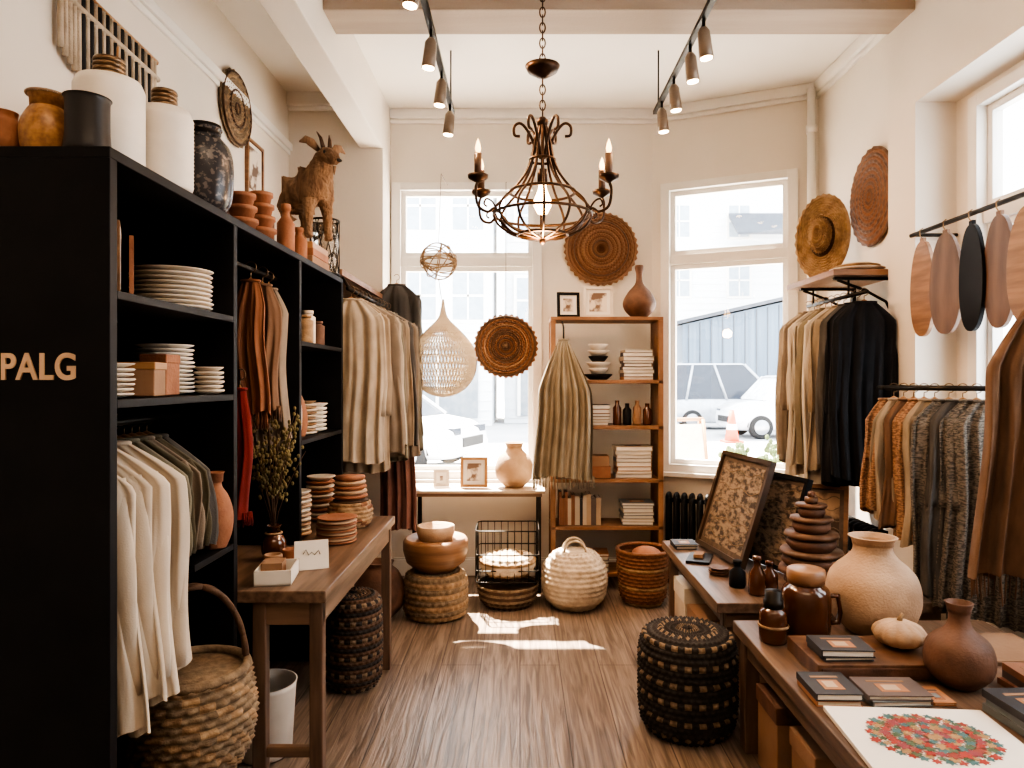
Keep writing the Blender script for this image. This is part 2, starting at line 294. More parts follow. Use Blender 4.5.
b=MB(); b.box((-.05,-.05,0),(.05,.05,.085),KRAFT); b.box((-.053,-.053,.07),(.053,.053,.09),HANG); b.done('gift_box',(-1.01,1.86,1.407),(0,0,.2),.003)
b=MB(); b.box((-.035,-.05,0),(.035,.05,.11),TERRA); b.box((-.037,-.052,.09),(.037,.052,.115),TERRA); b.done('gift_box',(-1.02,1.985,1.407),(0,0,.1),.003)
plates('plate_stack',(-1.08,2.125,1.407),.085,12,WHITEC,h=.0125,seed=5); plates('bowl_stack',(-.975,2.195,1.407),.045,6,CERAM,h=.014,seed=6)
vase('clay_bottle',[(.035,0),(.052,.05),(.054,.11),(.04,.16),(.022,.19),(.022,.22),(.03,.235)],(-.955,2.19,.927),TERRA)
for i,(x,y,h,m) in enumerate([(-1.0,3.02,.17,KRAFT),(-1.02,3.1,.2,PAPER),(-.98,3.2,.13,STRAW),(-1.0,3.3,.16,CERAM),(-.99,3.42,.12,TERRAD)]):
    b=MB(); b.lathe([(0,0),(.033,0),(.035,.01),(.035,h*.8),(.022,h*.86),(.022,h*.9),(.026,h*.9),(.026,h),(0,h)],m,n=24); b.done('lidded_jar',(x,y,1.617))
vase('ceramic_bottle',[(.04,0),(.05,.04),(.05,.14),(.035,.2),(.018,.24),(.02,.27)],(-1.0,3.04,1.197),WHITEC)
vase('ceramic_bottle',[(.035,0),(.045,.04),(.045,.1),(.03,.16),(.018,.19),(.02,.21)],(-1.0,3.14,1.197),TERRA)
plates('plate_stack',(-1.02,3.27,1.197),.07,12,CERAM,h=.013,seed=8,m2=STRAW); plates('bowl_stack',(-1.02,3.45,1.197),.07,7,WHITEC,h=.02,seed=9)
vase('clay_pot',[(.07,0),(.1,.06),(.1,.13),(.07,.18),(.06,.2)],(-1.12,3.28,.764),TERRAD)
# ---------------------------------------------------------------- items on cabinet top
Z=1.977
vase('orange_jar',[(.035,0),(.045,.03),(.04,.07),(.028,.085),(.03,.1)],(-1.21,1.64,Z),TERRA)
b=MB(); b.lathe(vprof([(.048,0),(.055,.03),(.055,.07),(.04,.105),(.03,.12),(.042,.145)]),AMBER); b.tube([(.041*math.cos(a),.041*math.sin(a),.143) for a in [2*pi*i/24 for i in range(24)]],.004,CLEAR,closed=True); b.done('amber_jar',(-1.115,1.65,Z))
vase('black_tumbler',[(.043,0),(.05,.01),(.047,.05),(.047,.12),(.051,.132)],(-1.013,1.64,Z),mat('matte_black',(.02,.018,.018),rough=.4))
def canister(b,r,h,rings):
    P=[(0,0),(r*.95,0),(r,.01)]
    if rings:
        for i in range(18): z=.012+(h-.03)*i/18; P+=[(r,z),(r*1.03,z+(h-.03)/36)]
    P+=[(r,h-.02),(r*.9,h),(r*.5,h+.008),(r*.42,h+.01)]
    b.lathe(P+[(0,h+.01)],WHITEC,n=40)
    for i in range(4): b.lathe([(0,h+.008+i*.012),(r*.44,h+.008+i*.012),(r*.47,h+.014+i*.012),(r*.44,h+.02+i*.012),(0,h+.02+i*.012)],SILVER)
b=MB(); canister(b,.082,.235,False); b.tube([(.02,0,.29),(.022,0,.325)],.003,HANG); b.done('white_canister',(-1.05,1.79,Z))
b=MB(); canister(b,.073,.225,True); b.done('ribbed_canister',(-.995,1.96,Z))
b=MB(); b.lathe(vprof([(.055,0),(.075,.04),(.08,.12),(.072,.18),(.045,.215),(.042,.225),(.05,.24)]),DARKG); b.lathe([(0,.22),(.045,.225),(.045,.25),(0,.252)],IRON); b.done('speckled_jar',(-1.0,2.22,Z),scale=(1.08,1.08,1.12))
for i,(x,y,n) in enumerate([(-1.0,2.52,3),(-.99,2.68,4)]):
    b=MB(); z=0
    for k in range(n):
        r=.052-.004*k; b.lathe([(0,z),(r*.75,z),(r*.95,z+.035),(r*1.08,z+.036),(r*1.08,z+.05),(r*.9,z+.05),(0,z+.045)],TERRA); z+=.046
    b.done('terracotta_pot_stack',(x,y,Z))
for x,y,h,m in [(-1.02,2.8,.17,TERRAD),(-.97,2.9,.2,TERRA),(-1.0,2.99,.22,TERRAD),(-.97,3.07,.14,TERRA),(-1.12,2.65,.2,TERRAD)]:
    b=MB(); b.lathe([(0,0),(.032,0),(.036,.01),(.036,h*.6),(.016,h*.75),(.014,h*.86),(.02,h*.87),(.02,h),(0,h)],m,n=24); b.done('stoneware_bottle',(x,y,Z))
b=MB(); b.box((-.12,-.14,0),(.09,.14,.035),KRAFT); b.box((-.10,-.13,.036),(.09,.12,.07),TERRA); b.box((-.11,-.12,.071),(.085,.13,.1),HANG); b.done('wooden_box_stack',(-1.02,3.28,Z),bevel=.003)
b=MB(); b.lathe(vprof([(.05,0),(.055,.02),(.055,.17),(.045,.19)]),CLEAR)
for i in range(12):
    a=2*pi*i/12; b.tube([(.06*math.cos(a+t*.9),.06*math.sin(a+t*.9),.2*t) for t in (0,.25,.5,.75,1)],.002,IRON,n=5); b.tube([(.06*math.cos(a-t*.9),.06*math.sin(a-t*.9),.2*t) for t in (0,.25,.5,.75,1)],.002,IRON,n=5)
for z in (0,.2): b.tube([(.06*math.cos(a),.06*math.sin(a),z+.003) for a in [2*pi*i/24 for i in range(24)]],.004,IRON,closed=True)
b.done('wire_lantern',(-.985,3.53,Z),scale=(1.2,1.2,1.35))
# ---------------------------------------------------------------- goat figure
FUR=mat('goat_fur',(.30,.19,.115),(.15,.09,.055),rough=.95,scale=30,st=(1,1,.4),bump=.8,bs=90,bst=(1,1,.25))
def skin(name,verts,edges,rad,m,root,loc,rot=(0,0,0),sub=2):
    me=bpy.data.meshes.new(name); me.from_pydata(verts,edges,[]); o=bpy.data.objects.new(name,me); S.collection.objects.link(o); o.location=loc; o.rotation_euler=rot
    o.modifiers.new('Skin','SKIN')
    for i,r in enumerate(rad): me.skin_vertices[0].data[i].radius=(r,r) if not isinstance(r,tuple) else r
    me.skin_vertices[0].data[root].use_root=True
    s=o.modifiers.new('Sub','SUBSURF'); s.levels=sub; s.render_levels=sub; me.materials.append(m); return o
gv=[(0,0,.235),(.06,0,.245),(.105,0,.255),(-.06,0,.235),(-.105,0,.225),
 (.13,0,.31),(.15,0,.355),(.175,0,.372),(.218,0,.346),(.25,0,.325),
 (.10,.042,.19),(.095,.05,.115),(.10,.05,.055),(.108,.05,.014), (.10,-.042,.19),(.11,-.05,.115),(.105,-.05,.055),(.115,-.05,.014),
 (-.095,.045,.18),(-.07,.05,.13),(-.115,.05,.085),(-.108,.05,.014),(-.095,-.045,.18),(-.065,-.05,.13),(-.11,-.05,.085),(-.10,-.05,.014),
 (-.145,0,.255),(-.165,0,.225)]
ge=[(0,1),(1,2),(0,3),(3,4),(2,5),(5,6),(6,7),(7,8),(8,9),(2,10),(10,11),(11,12),(12,13),(2,14),(14,15),(15,16),(16,17),(4,18),(18,19),(19,20),(20,21),(4,22),(22,23),(23,24),(24,25),(4,26),(26,27)]
gr=[.076,.082,.072,.076,.066,.052,.044,.043,.031,.022,.034,.021,.018,.02,.034,.021,.018,.02,.042,.03,.017,.02,.042,.03,.017,.02,.018,.012]
goat=skin('goat_figurine',gv,ge,gr,FUR,0,(-1.0,3.27,Z+.098),(0,0,-.75),sub=3)
dt=bpy.data.textures.new('fur_clumps','CLOUDS'); dt.noise_scale=.012; dm=goat.modifiers.new('FurClumps','DISPLACE'); dm.texture=dt; dm.strength=.009; dm.mid_level=.5; dm.texture_coords='LOCAL'
goat.scale=(1.05,1.05,1.05)
b=MB()
for sg in (-1,1):
    b.tube([(.155,sg*.03,.385),(.15,sg*.06,.412),(.145,sg*.085,.42),(.14,sg*.112,.405)],[.01,.021,.017,.003],FUR,n=12,flat=.4)
    b.tube([(.168,sg*.016,.40),(.158,sg*.022,.44),(.14,sg*.03,.468)],[.010,.007,.002],STRAWD,n=8)
    b.ell((.205,sg*.033,.368),(.007,.005,.007),INK)
b.ell((.268,0,.325),(.006,.013,.008),INK)
b.tube([(.232,0,.308),(.228,0,.272)],[.009,.002],FUR)
p=b.done('ears_horns_eyes'); p.parent=goat
# ---------------------------------------------------------------- left wall decor
b=MB(); b.weave([(.02,0),(.20,0),(.205,.012)],12,22,.008,lambda r,j:STRAW if r%3==0 else TANW); b.lathe([(0,.012),(.2,.012),(.2,.016),(0,.017)],STRAWD)
for r in (.03,.10,.195): b.tube([(r*math.cos(a),r*math.sin(a),-.008) for a in [2*pi*i/40 for i in range(40)]],.006,STRAWD,closed=True,n=6)
b.done('woven_wall_disc',(-1.60,3.95,2.98),(0,-pi/2,0))
def pic(name,w,h,fr,art,loc,rot,mt=None,t=.02,bw=.02):
    b=MB(); b.box((-w/2,-t,0),(-w/2+bw,0,h),fr); b.box((w/2-bw,-t,0),(w/2,0,h),fr); b.box((-w/2+bw,-t,0),(w/2-bw,0,bw),fr); b.box((-w/2+bw,-t,h-bw),(w/2-bw,0,h),fr)
    b.box((-w/2+bw,-t*.5,bw),(w/2-bw,-.001,h-bw),mt or PAPER); q=bw*2.2
    if art: b.box((-w/2+q,-t*.6,q),(w/2-q,-t*.45,h-q),art)
    return b.done(name,loc,rot)
ART1=mat('sketch_art',(.70,.62,.52),(.18,.12,.09),rough=.8,scale=9,lo=.45,hi=.52)
pic('wall_picture',.26,.34,BOWLW,ART1,(-1.62,4.25,2.55),(0,0,pi/2))
b=MB(); b.tube([(0,-.34,.2),(0,.34,.17)],.012,HANG)
for i in range(26):
    y=-.32+.025*i; z=.19-.03*(i/26); b.tube([(.008,y,z),(.01,y,z-.26-.05*math.sin(i*.4))],.011,INK if (i%2 and i>3 and i<24) else CREAMW,n=6)
b.tube([(.012,-.33,.12),(.012,.33,.09)],.012,CREAMW); b.done('macrame_wall_hanging',(-1.605,2.75,2.68))
# ---------------------------------------------------------------- left console table
b=MB(); b.box((-1.3,2.285,.72),(-.635,3.56,.76),WOODY); b.box((-.86,2.31,.64),(-.65,2.335,.72),WOODX); b.box((-.675,2.34,.64),(-.655,3.5,.72),WOODY)
for x,y in ((-.86,2.325),(-.672,2.325),(-.672,3.52),(-.86,3.52)): b.box((x-.022,y-.022,0),(x+.022,y+.022,.72),WOODZ)
b.box((-.86,2.315,.2),(-.672,2.34,.235),WOODX); b.box((-.86,3.505,.2),(-.672,3.53,.235),WOODX); b.done('console_table',bevel=.004)
b=MB(); b.box((-.06,-.08,0),(.06,.08,.006),PAPER); b.box((-.06,-.08,0),(-.055,.08,.05),PAPER); b.box((.055,-.08,0),(.06,.08,.05),PAPER); b.box((-.06,-.08,0),(.06,-.075,.05),PAPER); b.box((-.06,.075,0),(.06,.08,.05),PAPER)
b.box((-.05,-.02,.006),(.02,.06,.06),KRAFT); b.done('open_paper_box',(-.84,2.42,.761),(0,0,.15))
b=MB(); b.add([(-.06,0,0),(.06,0,0),(.06,.03,.1),(-.06,.03,.1),(-.06,.06,0),(.06,.06,0)],[(0,1,2,3),(3,2,5,4)],PAPER,False)
b.tube([(-.03,.013,.055),(-.02,.018,.07),(-.01,.013,.05),(0,.016,.06),(.01,.013,.05),(.025,.018,.065),(.03,.014,.05)],.0015,INK,n=4); b.done('tent_sign',(-.755,2.54,.762),(0,0,.35))
for x,y in ((-.9,2.55),(-.86,2.63)): b=MB(); b.lathe(vprof([(.028,0),(.034,.02),(.034,.05),(.03,.055)]),KRAFT if x<-.88 else TERRA,n=24); b.done('small_cup',(x,y,.761))
def sprig(b,base,h,n,lean,lm,sm_,seed,lr=.007,spread=.12):
    q=random.Random(seed)
    for i in range(n):
        a=q.uniform(0,2*pi); sp=spread*q.uniform(.2,1); hh=h*q.uniform(.65,1); P=[]
        for t in (0,.3,.6,.85,1): P.append((base[0]+sp*math.cos(a)*t**1.5+lean*t*t,base[1]+sp*math.sin(a)*t**1.5,base[2]+hh*t))
        b.tube(P,.0014,sm_,n=4)
        for k in range(16):
            t=q.uniform(.35,1); j=min(3,int(t*4)); p=Vector(P[j]).lerp(Vector(P[j+1]),(t*4)%1)+Vector((q.uniform(-.02,.02),q.uniform(-.02,.02),q.uniform(-.01,.02)))
            b.ell(p,(lr,lr*.7,lr*1.3),lm,n=6,k=4)
DRY=mat('dried_leaf',(.24,.20,.09),(.13,.11,.05),rough=.9); GRN=mat('leaf_green',(.17,.22,.10),(.09,.12,.05),rough=.8)
b=MB(); b.lathe(vprof([(.03,0),(.045,.03),(.045,.07),(.025,.1),(.025,.12),(.03,.13)]),GLASSB); b.tube([(.03*math.cos(a),.03*math.sin(a),.1) for a in [2*pi*i/16 for i in range(16)]],.004,STRAW,closed=True); sprig(b,(0,0,.08),.50,22,.03,DRY,STRAWD,5,lr=.0065,spread=.15); b.done('dried_plant_vase',(-.95,2.70,.761))
plates('plate_stack',(-.78,2.98,.761),.085,9,TERRA,h=.012,seed=12,m2=SANDC)
plates('bowl_stack',(-.99,3.1,.761),.065,10,SANDC,h=.02,seed=13,m2=CERAM)
b=MB(); b.weave([(.07,0),(.095,.03),(.1,.08),(.085,.12)],7,16,.006,tan2); b.lathe([(0,.12),(.08,.12),(.08,.126),(0,.13)],STRAWD)
for i in range(5): z=.13+i*.022; b.lathe([(0,z),(.06,z),(.082-.003*i,z+.012),(.08-.003*i,z+.02),(0,z+.021)],SANDC if i%2 else TERRA)
b.done('basket_and_bowls',(-.80,3.3,.761))
plates('bowl_stack',(-.98,3.44,.761),.07,10,TERRA,h=.022,seed=14,m2=CERAM)
b=MB(); b.lathe([(0,.002),(.09,.002),(.1,.01),(.115,.26),(.12,.28),(.113,.28),(.1,.03),(0,.03)],WHITEC,n=40); b.done('white_planter',(-.99,2.72,0))
def bw(r,j): return TANW if (r%3==1 and j%2) else BLKW
b=MB(); b.weave([(.0,.0),(.1,0),(.125,.05),(.13,.2),(.125,.4),(.1,.43),(.0,.435)],32,30,.006,lambda r,j: TANW if r%4==1 and j%2 else (BLKW if r%2 else STRAWD)); b.done('woven_pouf',(-.79,3.33,.002))
b=MB(); b.box((-.1,-.12,0),(.1,.12,.16),PAPER); b.box((-.105,-.125,.13),(.105,.125,.18),CERAM); b.done('storage_box',(-1.05,2.12,.002),bevel=.003)
# ---------------------------------------------------------------- clothes rack left rear
b=MB(); b.box((-1.61,3.66,2.0),(-.93,4.88,2.03),SHW); b.tube([(-.9,3.66,1.93),(-.9,4.86,1.93)],.012,IRON)
for y in (3.72,4.3,4.82): b.tube([(-.9,y,1.93),(-.945,y,1.995)],.008,IRON)
b.done('clothes_rail_shelf')
cl=[CRM,SAND,TAU,CRM,SAGE,TAU,SAND,GRY,TAU,SAGE,GRY]
for i in range(11):
    garment('hanging_cardigan',(-.9+.004*i,3.73+.082*i,1.88),.12+.08*math.sin(i*2.3),(.34 if i<2 else .42)+.02*math.sin(i),.86+.06*math.sin(i*1.7),cl[i],sl=.55,k=6,fold=.013,th=.018,seed=20+i,slr=.04,slo=.04)
garment('hanging_robe',(-.84,4.77,2.10),-.1,.33,1.15,GRY,sl=.5,k=4,fold=.02,seed=41,slo=.03)
garment('long_dress',(-.82,4.68,1.50),0,.22,1.05,MAUV,k=4,fold=.02,seed=42,hang=False,neck=.04)
# ---------------------------------------------------------------- window bench
b=MB(); b.box((-.76,4.74,.68),(.17,5.08,.70),mat('bench_top',(.52,.42,.33),(.42,.34,.27),rough=.5)); b.box((-.74,4.76,.655),(.15,5.06,.679),WOODX)
for x in (-.72,.13):
    for y in (4.78,5.04): b.box((x-.014,y-.014,0),(x+.014,y+.014,.656),IRON)
b.done('window_bench',bevel=.003)
pic('framed_card',.19,.21,HANG,ART1,(-.32,4.88,.702),(-.12,0,0))
pic('framed_card',.11,.12,CERAM,ART1,(-.55,4.90,.702),(-.12,0,.1))
vase('clay_vase',[(.06,0),(.12,.06),(.135,.13),(.11,.21),(.06,.26),(.058,.29),(.07,.31)],(-.04,4.90,.702),SANDC)
b=MB()
for k in range(11):
    ax=Matrix.Rotation(k*.7,3,'Z')@Matrix.Rotation(k*1.1,3,'X'); b.tube([ax@Vector((.12*math.cos(a),.12*math.sin(a),0)) for a in [2*pi*i/28 for i in range(28)]],.004,STRAW,n=5,closed=True)
b.tube([(0,0,.12),(0,.15,.62),(0,.57,.66)],.002,STRAWD,n=5); b.tube([(0,0,-.12),(.02,0,-.25)],.002,STRAWD,n=5)
NET=mat('net_cream',(.80,.70,.54),(.70,.59,.44),rough=.8)
prof=sm([(.004,0),(.012,-.06),(.035,-.13),(.12,-.215),(.195,-.31),(.215,-.42),(.19,-.53),(.11,-.61),(.01,-.64)],4)
T0=Matrix.Translation((.03,0,-.25)); b.T=T0
for i in range(60):
    a=2*pi*i/60
    for sg in (1,-1): b.tube([(r*math.cos(a+sg*z*1.2),.4*r*math.sin(a+sg*z*1.2),z) for r,z in prof],.0032,NET,n=4)
for r,z in prof[2::2]: b.tube([(r*math.cos(t),.4*r*math.sin(t),z) for t in [2*pi*i/30 for i in range(30)]],.0026,NET,n=4,closed=True)
b.tube([(.215*math.cos(t),0,-.42+.215*math.sin(t)) for t in [2*pi*i/36 for i in range(36)]],.008,STRAW,n=6,closed=True)
b.done('hanging_net_lantern',(-.535,4.60,2.23))
def discm(r,j): return RUST if r%2 else BOARDB
b=MB(); b.weave([(.02,0),(.2,.0),(.215,.012),(.215,.02)],14,34,.010,discm); b.lathe([(0,.02),(.21,.02),(.21,.025),(0,.026)],STRAWD); b.lathe([(0,-.008),(.03,-.006),(.03,.01),(0,.01)],STRAWD)
for r in (.1,.15,.21): b.tube([(r*math.cos(t),r*math.sin(t),-.01) for t in [2*pi*i/48 for i in range(48)]],.0055,STRAWD if r!=.15 else BOWLW,n=6,closed=True)
o=b.done('woven_wall_disc',(-.10,4.95,1.69),(-pi/2,0,0)); b=MB(); b.tube([(-.10,4.95,1.9),(-.10,4.99,2.86),(-.10,5.2,2.92)],.002,STRAWD,n=5); b.done('hanging_cord')
b=MB(); b.weave([(.02,0),(.06,-.005),(.24,.0),(.262,.012),(.262,.02)],16,36,.010,lambda r,j:BOWLW if (r%2) else RUST); b.lathe([(0,.02),(.25,.02),(.25,.025),(0,.026)],RUST)
for r in (.06,.13,.20,.255): b.tube([(r*math.cos(t),r*math.sin(t),-.014) for t in [2*pi*i/48 for i in range(48)]],.0055,BOARDB if r in (.06,.2) else BOWLW,n=6,closed=True)
b.done('woven_wall_disc',(.60,5.17,2.42),(-pi/2,0,0))
# ---------------------------------------------------------------- bookshelf
b=MB(); x0,x1,y0,y1=.21,.985,4.8,5.1
for x in (x0,x1-.035): b.box((x,y0,0),(x+.035,y0+.035,1.86),SHW); b.box((x,y1-.035,0),(x+.035,y1,1.86),SHW); b.box((x+.008,y0+.03,0.1),(x+.024,y1-.03,1.86),SHW)
for z in (1.86,1.425,1.11,.745,.42,.1): b.box((x0,y0,z),(x1,y1,z+.025),SHW)
b.done('bookshelf',bevel=.003)
pic('framed_card',.16,.18,BLACK,ART1,(.34,4.93,1.887),(-.1,0,.1),t=.02); pic('framed_card',.21,.22,CERAM,ART1,(.55,4.93,1.887),(-.1,0,-.05))
vase('gourd_vase',[(.05,0),(.1,.05),(.115,.11),(.08,.18),(.03,.24),(.022,.3),(.032,.35),(.028,.37)],(.84,4.93,1.887),TERRAD)
def bs(z):return z+.0265
b=MB(); zz=0
for k in range(6): r=.1-.006*k if k%2==0 else .07; b.lathe([(0,zz),(r*.6,zz),(r,zz+.035),(r*.97,zz+.04),(0,zz+.041)],WHITEC if k%3 else BLACK); zz+=.042
b.done('bowl_stack',(.55,4.92,bs(1.425)))
books('book_stack',(.82,4.93,bs(1.425)),.22,.18,9,seed=3); books('book_stack',(.55,4.93,bs(1.11)),.15,.16,6,seed=4)
for i,x in enumerate((.68,.75,.82,.89)): b=MB(); h=.17-.02*(i%2); b.lathe([(0,0),(.028,0),(.03,.01),(.03,h*.7),(.015,h*.82),(.015,h),(0,h)],[GLASSB,BLACK,KRAFT,GLASSB][i],n=20); b.done('glass_bottle',(x,4.9,bs(1.11)))
b=MB(); b.box((-.07,-.07,0),(.07,.07,.08),TERRA); b.box((-.06,-.07,.081),(.06,.07,.15),KRAFT); b.done('gift_box',(.56,4.92,bs(.745)),bevel=.003)
books('book_stack',(.79,4.93,bs(.745)),.26,.18,8,seed=6,mats=[BKR[6],BKR[3],BKR[0],BKR[1]]); vbooks('book_row',(.27,4.84,bs(.42)),11,seed=8,h=.23); books('book_stack',(.82,4.93,bs(.42)),.24,.18,7,seed=7,mats=[BKR[3],BKR[4],BKR[6]])
books('book_stack',(.5,4.93,bs(.1)),.24,.18,5,seed=17)
o=garment('fringed_shawl',(.29,4.66,1.72),0,.33,.92,fab('shawl_tan',(.36,.32,.25),.7),flare=.22,fold=.034,k=9,neck=.03,shoulder=.34,seed=51,fringe=.07,f2=fab('shawl_taupe',(.30,.26,.20),.7),hang=False)
b=MB(); b.tube([(.29,4.66,1.70),(.29,4.66,1.80),(.29,4.80,1.85)],.006,IRON); b.done('shawl_hook')
# ---------------------------------------------------------------- floor baskets (rear)
vase('round_clay_pot',[(.08,0),(.15,.08),(.16,.17),(.12,.27),(.08,.31),(.09,.34)],(-.86,4.28,.002),TERRAD)
b=MB(); b.weave([(.0,.0),(.17,0),(.19,.05),(.19,.2),(.17,.26),(.0,.27)],18,30,.008,lambda r,j:STRAW if r%2 else TANW); b.lathe([(0,.265),(.1,.265),(.18,.33),(.2,.4),(.2,.45),(.185,.475),(.175,.47),(0,.45)],BOWLW,n=44); b.lathe([(0,.452),(.1,.455),(.115,.5),(.115,.545),(.1,.545),(.09,.5),(0,.49)],SANDC,n=40); b.done('basket_with_wooden_bowls',(-.52,4.32,.008))
b=MB(); b.weave([(.14,.0),(.18,.05),(.195,.14)],8,26,.007,lambda r,j:TANW if r%2 else STRAWD); b.lathe([(0,.01),(.14,.01),(.14,.014),(0,.014)],STRAWD)
b.lathe([(0,.1),(.18,.1),(.18,.11),(0,.11)],STRAWD)
b.weave([(.12,.19),(.165,.23),(.18,.28),(.15,.31),(.06,.33),(0.,.335)],9,20,.007,lambda r,j:CREAMW if r%3 else STRAW)
for z in (.18,.25,.35,.5): b.tube([(x*.2,y*.16,z) for x,y in ((-1,-.8),(-.9,-1),(.9,-1),(1,-.8),(1,.8),(.9,1),(-.9,1),(-1,.8))],.004,IRON,n=6,closed=True)
for i in range(9):
    for y in (-1,1): b.tube([(-.18+.045*i,y*.16,.18),(-.18+.045*i,y*.16,.5)],.0025,IRON,n=5)
for i in range(6):
    for x in (-1,1): b.tube([(x*.2,-.13+.052*i,.18),(x*.2,-.13+.052*i,.5)],.0025,IRON,n=5)
for i in range(9): b.tube([(-.18+.045*i,-.16,.18),(-.18+.045*i,.16,.18)],.0025,IRON,n=5)
b.done('wire_basket',(-.08,4.54,.002))
b=MB(); b.weave([(.0,.0),(.13,0),(.19,.06),(.21,.16),(.195,.26),(.14,.33),(.09,.35)],18,24,.006,CREAMW); b.lathe([(0,.34),(.09,.345),(.09,.35),(0,.352)],CREAMW)
for sg in (-.05,.05): b.tube([(.07*math.cos(a),sg,.34+.08*math.sin(a)) for a in [pi*i/12 for i in range(13)]],.008,CREAMW)
b.done('woven_tote_bag',(.35,4.50,.005))
b=MB(); b.weave([(.1,.0),(.13,.05),(.145,.2),(.15,.3)],15,20,.007,lambda r,j:RUST if r%5 else STRAW); b.tube([(.15*math.cos(a),.15*math.sin(a),.3) for a in [2*pi*i/28 for i in range(28)]],.012,RUST,closed=True); b.lathe([(0,.01),(.1,.01),(.1,.012),(0,.012)],RUST); b.lathe([(0,.24),(.135,.24),(.135,.25),(0,.25)],STRAWD); b.ell((.02,0,.27),(.09,.08,.05),TERRA); b.done('storage_basket',(.80,4.56,.002),scale=(1.1,1.1,1.15))
def rad(name,L,h,loc,rz):
    b=MB(); n=int(L/.055)
    for i in range(n):
        x=.03+.055*i
        for y in (-.035,.035): b.tube([(x,y,.1),(x,y,h)],.017,BLACK,n=10)
        b.ell((x,0,h),(.02,.06,.03),BLACK,n=12,k=6); b.ell((x,0,.1),(.02,.06,.03),BLACK,n=12,k=6)
    for z in (.13,h-.03): b.tube([(.02,0,z),(L-.02,0,z)],.016,BLACK)
    for x in (.05,L-.08): b.box((x-.02,-.04,0),(x+.02,.04,.1),BLACK)
    b.done(name,loc,(0,0,rz))
rad('radiator',.85,.62,(AX+.12*math.cos(AA)-.12*.4,AY-.16,0),AA)
rad('radiator',.6,.62,(1.93,4.25,0),-pi/2)
# ---------------------------------------------------------------- right low bench table
b=MB(); b.box((.84,2.98,.455),(1.84,4.15,.5),WOODY); b.box((.88,3.02,.39),(.9,4.12,.455),WOODY); b.box((.88,3.0,.39),(1.8,3.02,.455),WOODX)
for x in (.9,1.79):
    for y in (3.04,4.1): b.box((x-.025,y-.025,0),(x+.025,y+.025,.455),WOODZ)
b.done('low_display_table',bevel=.004)
b=MB(); b.weave([(.0,.0),(.16,0),(.185,.04),(.195,.1),(.195,.32),(.18,.38),(.15,.40),(.0,.405)],30,44,.008,bw); b.done('woven_pouf',(.70,2.93,.004))
for x,y,w,h in ((1.0,3.95,.2,.3),(1.0,3.62,.2,.24),(1.04,3.3,.22,.2)):
    b=MB(); b.box((-w/2,-.13,0),(w/2,.13,h),CERAM if h>.2 else KRAFT); b.box((-w/2-.005,-.135,h*.75),(w/2+.005,.135,h+.01),PAPER if h>.25 else KRAFT); b.box((-.03,-.138,h*.4),(.03,-.13,h*.55),IRON); b.done('storage_box',(x,y,.002),bevel=.003)
ARTD=mat('dark_art',(.30,.23,.17),(.05,.04,.032),rough=.6,scale=26,st=(1,1,2),lo=.40,hi=.60,bump=.3)
ARTP=mat('portrait_art',(.42,.29,.19),(.09,.06,.04),rough=.6,scale=9,lo=.42,hi=.58)
MATT=mat('art_mount',(.16,.12,.09),(.11,.08,.06),rough=.7,scale=30)
def lean(name,A,B,off,t,fr,art,bw=.03):
    A=Vector(A);B=Vector(B);off=Vector(off); X=(B-A).normalized(); Z_=(off-X*off.dot(X)).normalized(); Y=Z_.cross(X); w=(B-A).length; h=off.length
    mb=MB(); mb.box((0,-t,0),(bw,0,h),fr); mb.box((w-bw,-t,0),(w,0,h),fr); mb.box((bw,-t,0),(w-bw,0,bw),fr); mb.box((bw,-t,h-bw),(w-bw,0,h),fr); mb.box((bw,-t*.5,bw),(w-bw,-.002,h-bw),MATT)
    q=bw*2; mb.box((q,-t*.6,q),(w-q,-t*.48,h-q),art)
    for k in range(5):
        z=q+(h-2*q)*(k+.5)/5; mb.tube([(q+(w-2*q)*s_,-t*.62,z+.012*math.sin(s_*14+k*2)) for s_ in [i/18 for i in range(19)]],.0025,TANW,n=4)
    o=mb.done(name); o.matrix_world=Matrix(((X.x,Y.x,Z_.x,A.x),(X.y,Y.y,Z_.y,A.y),(X.z,Y.z,Z_.z,A.z),(0,0,0,1))); return o
DFR=mat('dark_frame',(.05,.035,.025),(.09,.055,.035),rough=.4)
lean('leaning_framed_art',(1.04,4.05,.505),(1.12,3.48,.505),(.17,0,.53),.03,DFR,ARTD,.026)
lean('leaning_framed_art',(1.18,3.88,.505),(1.30,3.40,.505),(.15,0,.45),.03,BLACK,ARTD,.022)
lean('leaning_framed_art',(1.48,3.92,.505),(1.76,3.76,.505),(.05,.08,.36),.025,BOWLW,ARTP,.022)
b=MB(); z=0
for r,h in ((.12,.05),(.145,.04),(.13,.05),(.14,.03),(.11,.05),(.12,.03),(.085,.045),(.095,.025),(.06,.04),(.07,.02),(.03,.03)):
    b.lathe([(0,z),(r*.8,z),(r,z+h*.5),(r*.96,z+h),(0,z+h)],TERRAD if h>.035 else BOARDB,n=36); z+=h
b.ell((0,0,z+.012),(.018,.018,.018),TERRAD); b.done('tiered_clay_pot',(1.34,3.22,.502))
for x,y,h in ((1.05,3.1,.17),(1.13,3.17,.13),(1.0,3.22,.12)):
    b=MB(); b.lathe([(0,0),(.035,0),(.038,.01),(.036,h*.55),(.016,h*.72),(.015,h*.88),(.02,h*.88),(.02,h),(0,h)],[GLASSB,BLACK][y>3.2],n=24); b.done('glass_bottle',(x,y,.502))
b=MB(); b.box((-.1,-.06,0),(.1,.06,.012),IRON); b.box((-.03,-.02,.013),(.05,.03,.03),KRAFT); b.done('serving_tray',(.95,3.70,.502),(0,0,1.2))
plates('coaster_stack',(.97,3.42,.502),.05,3,BOARDB,h=.012)
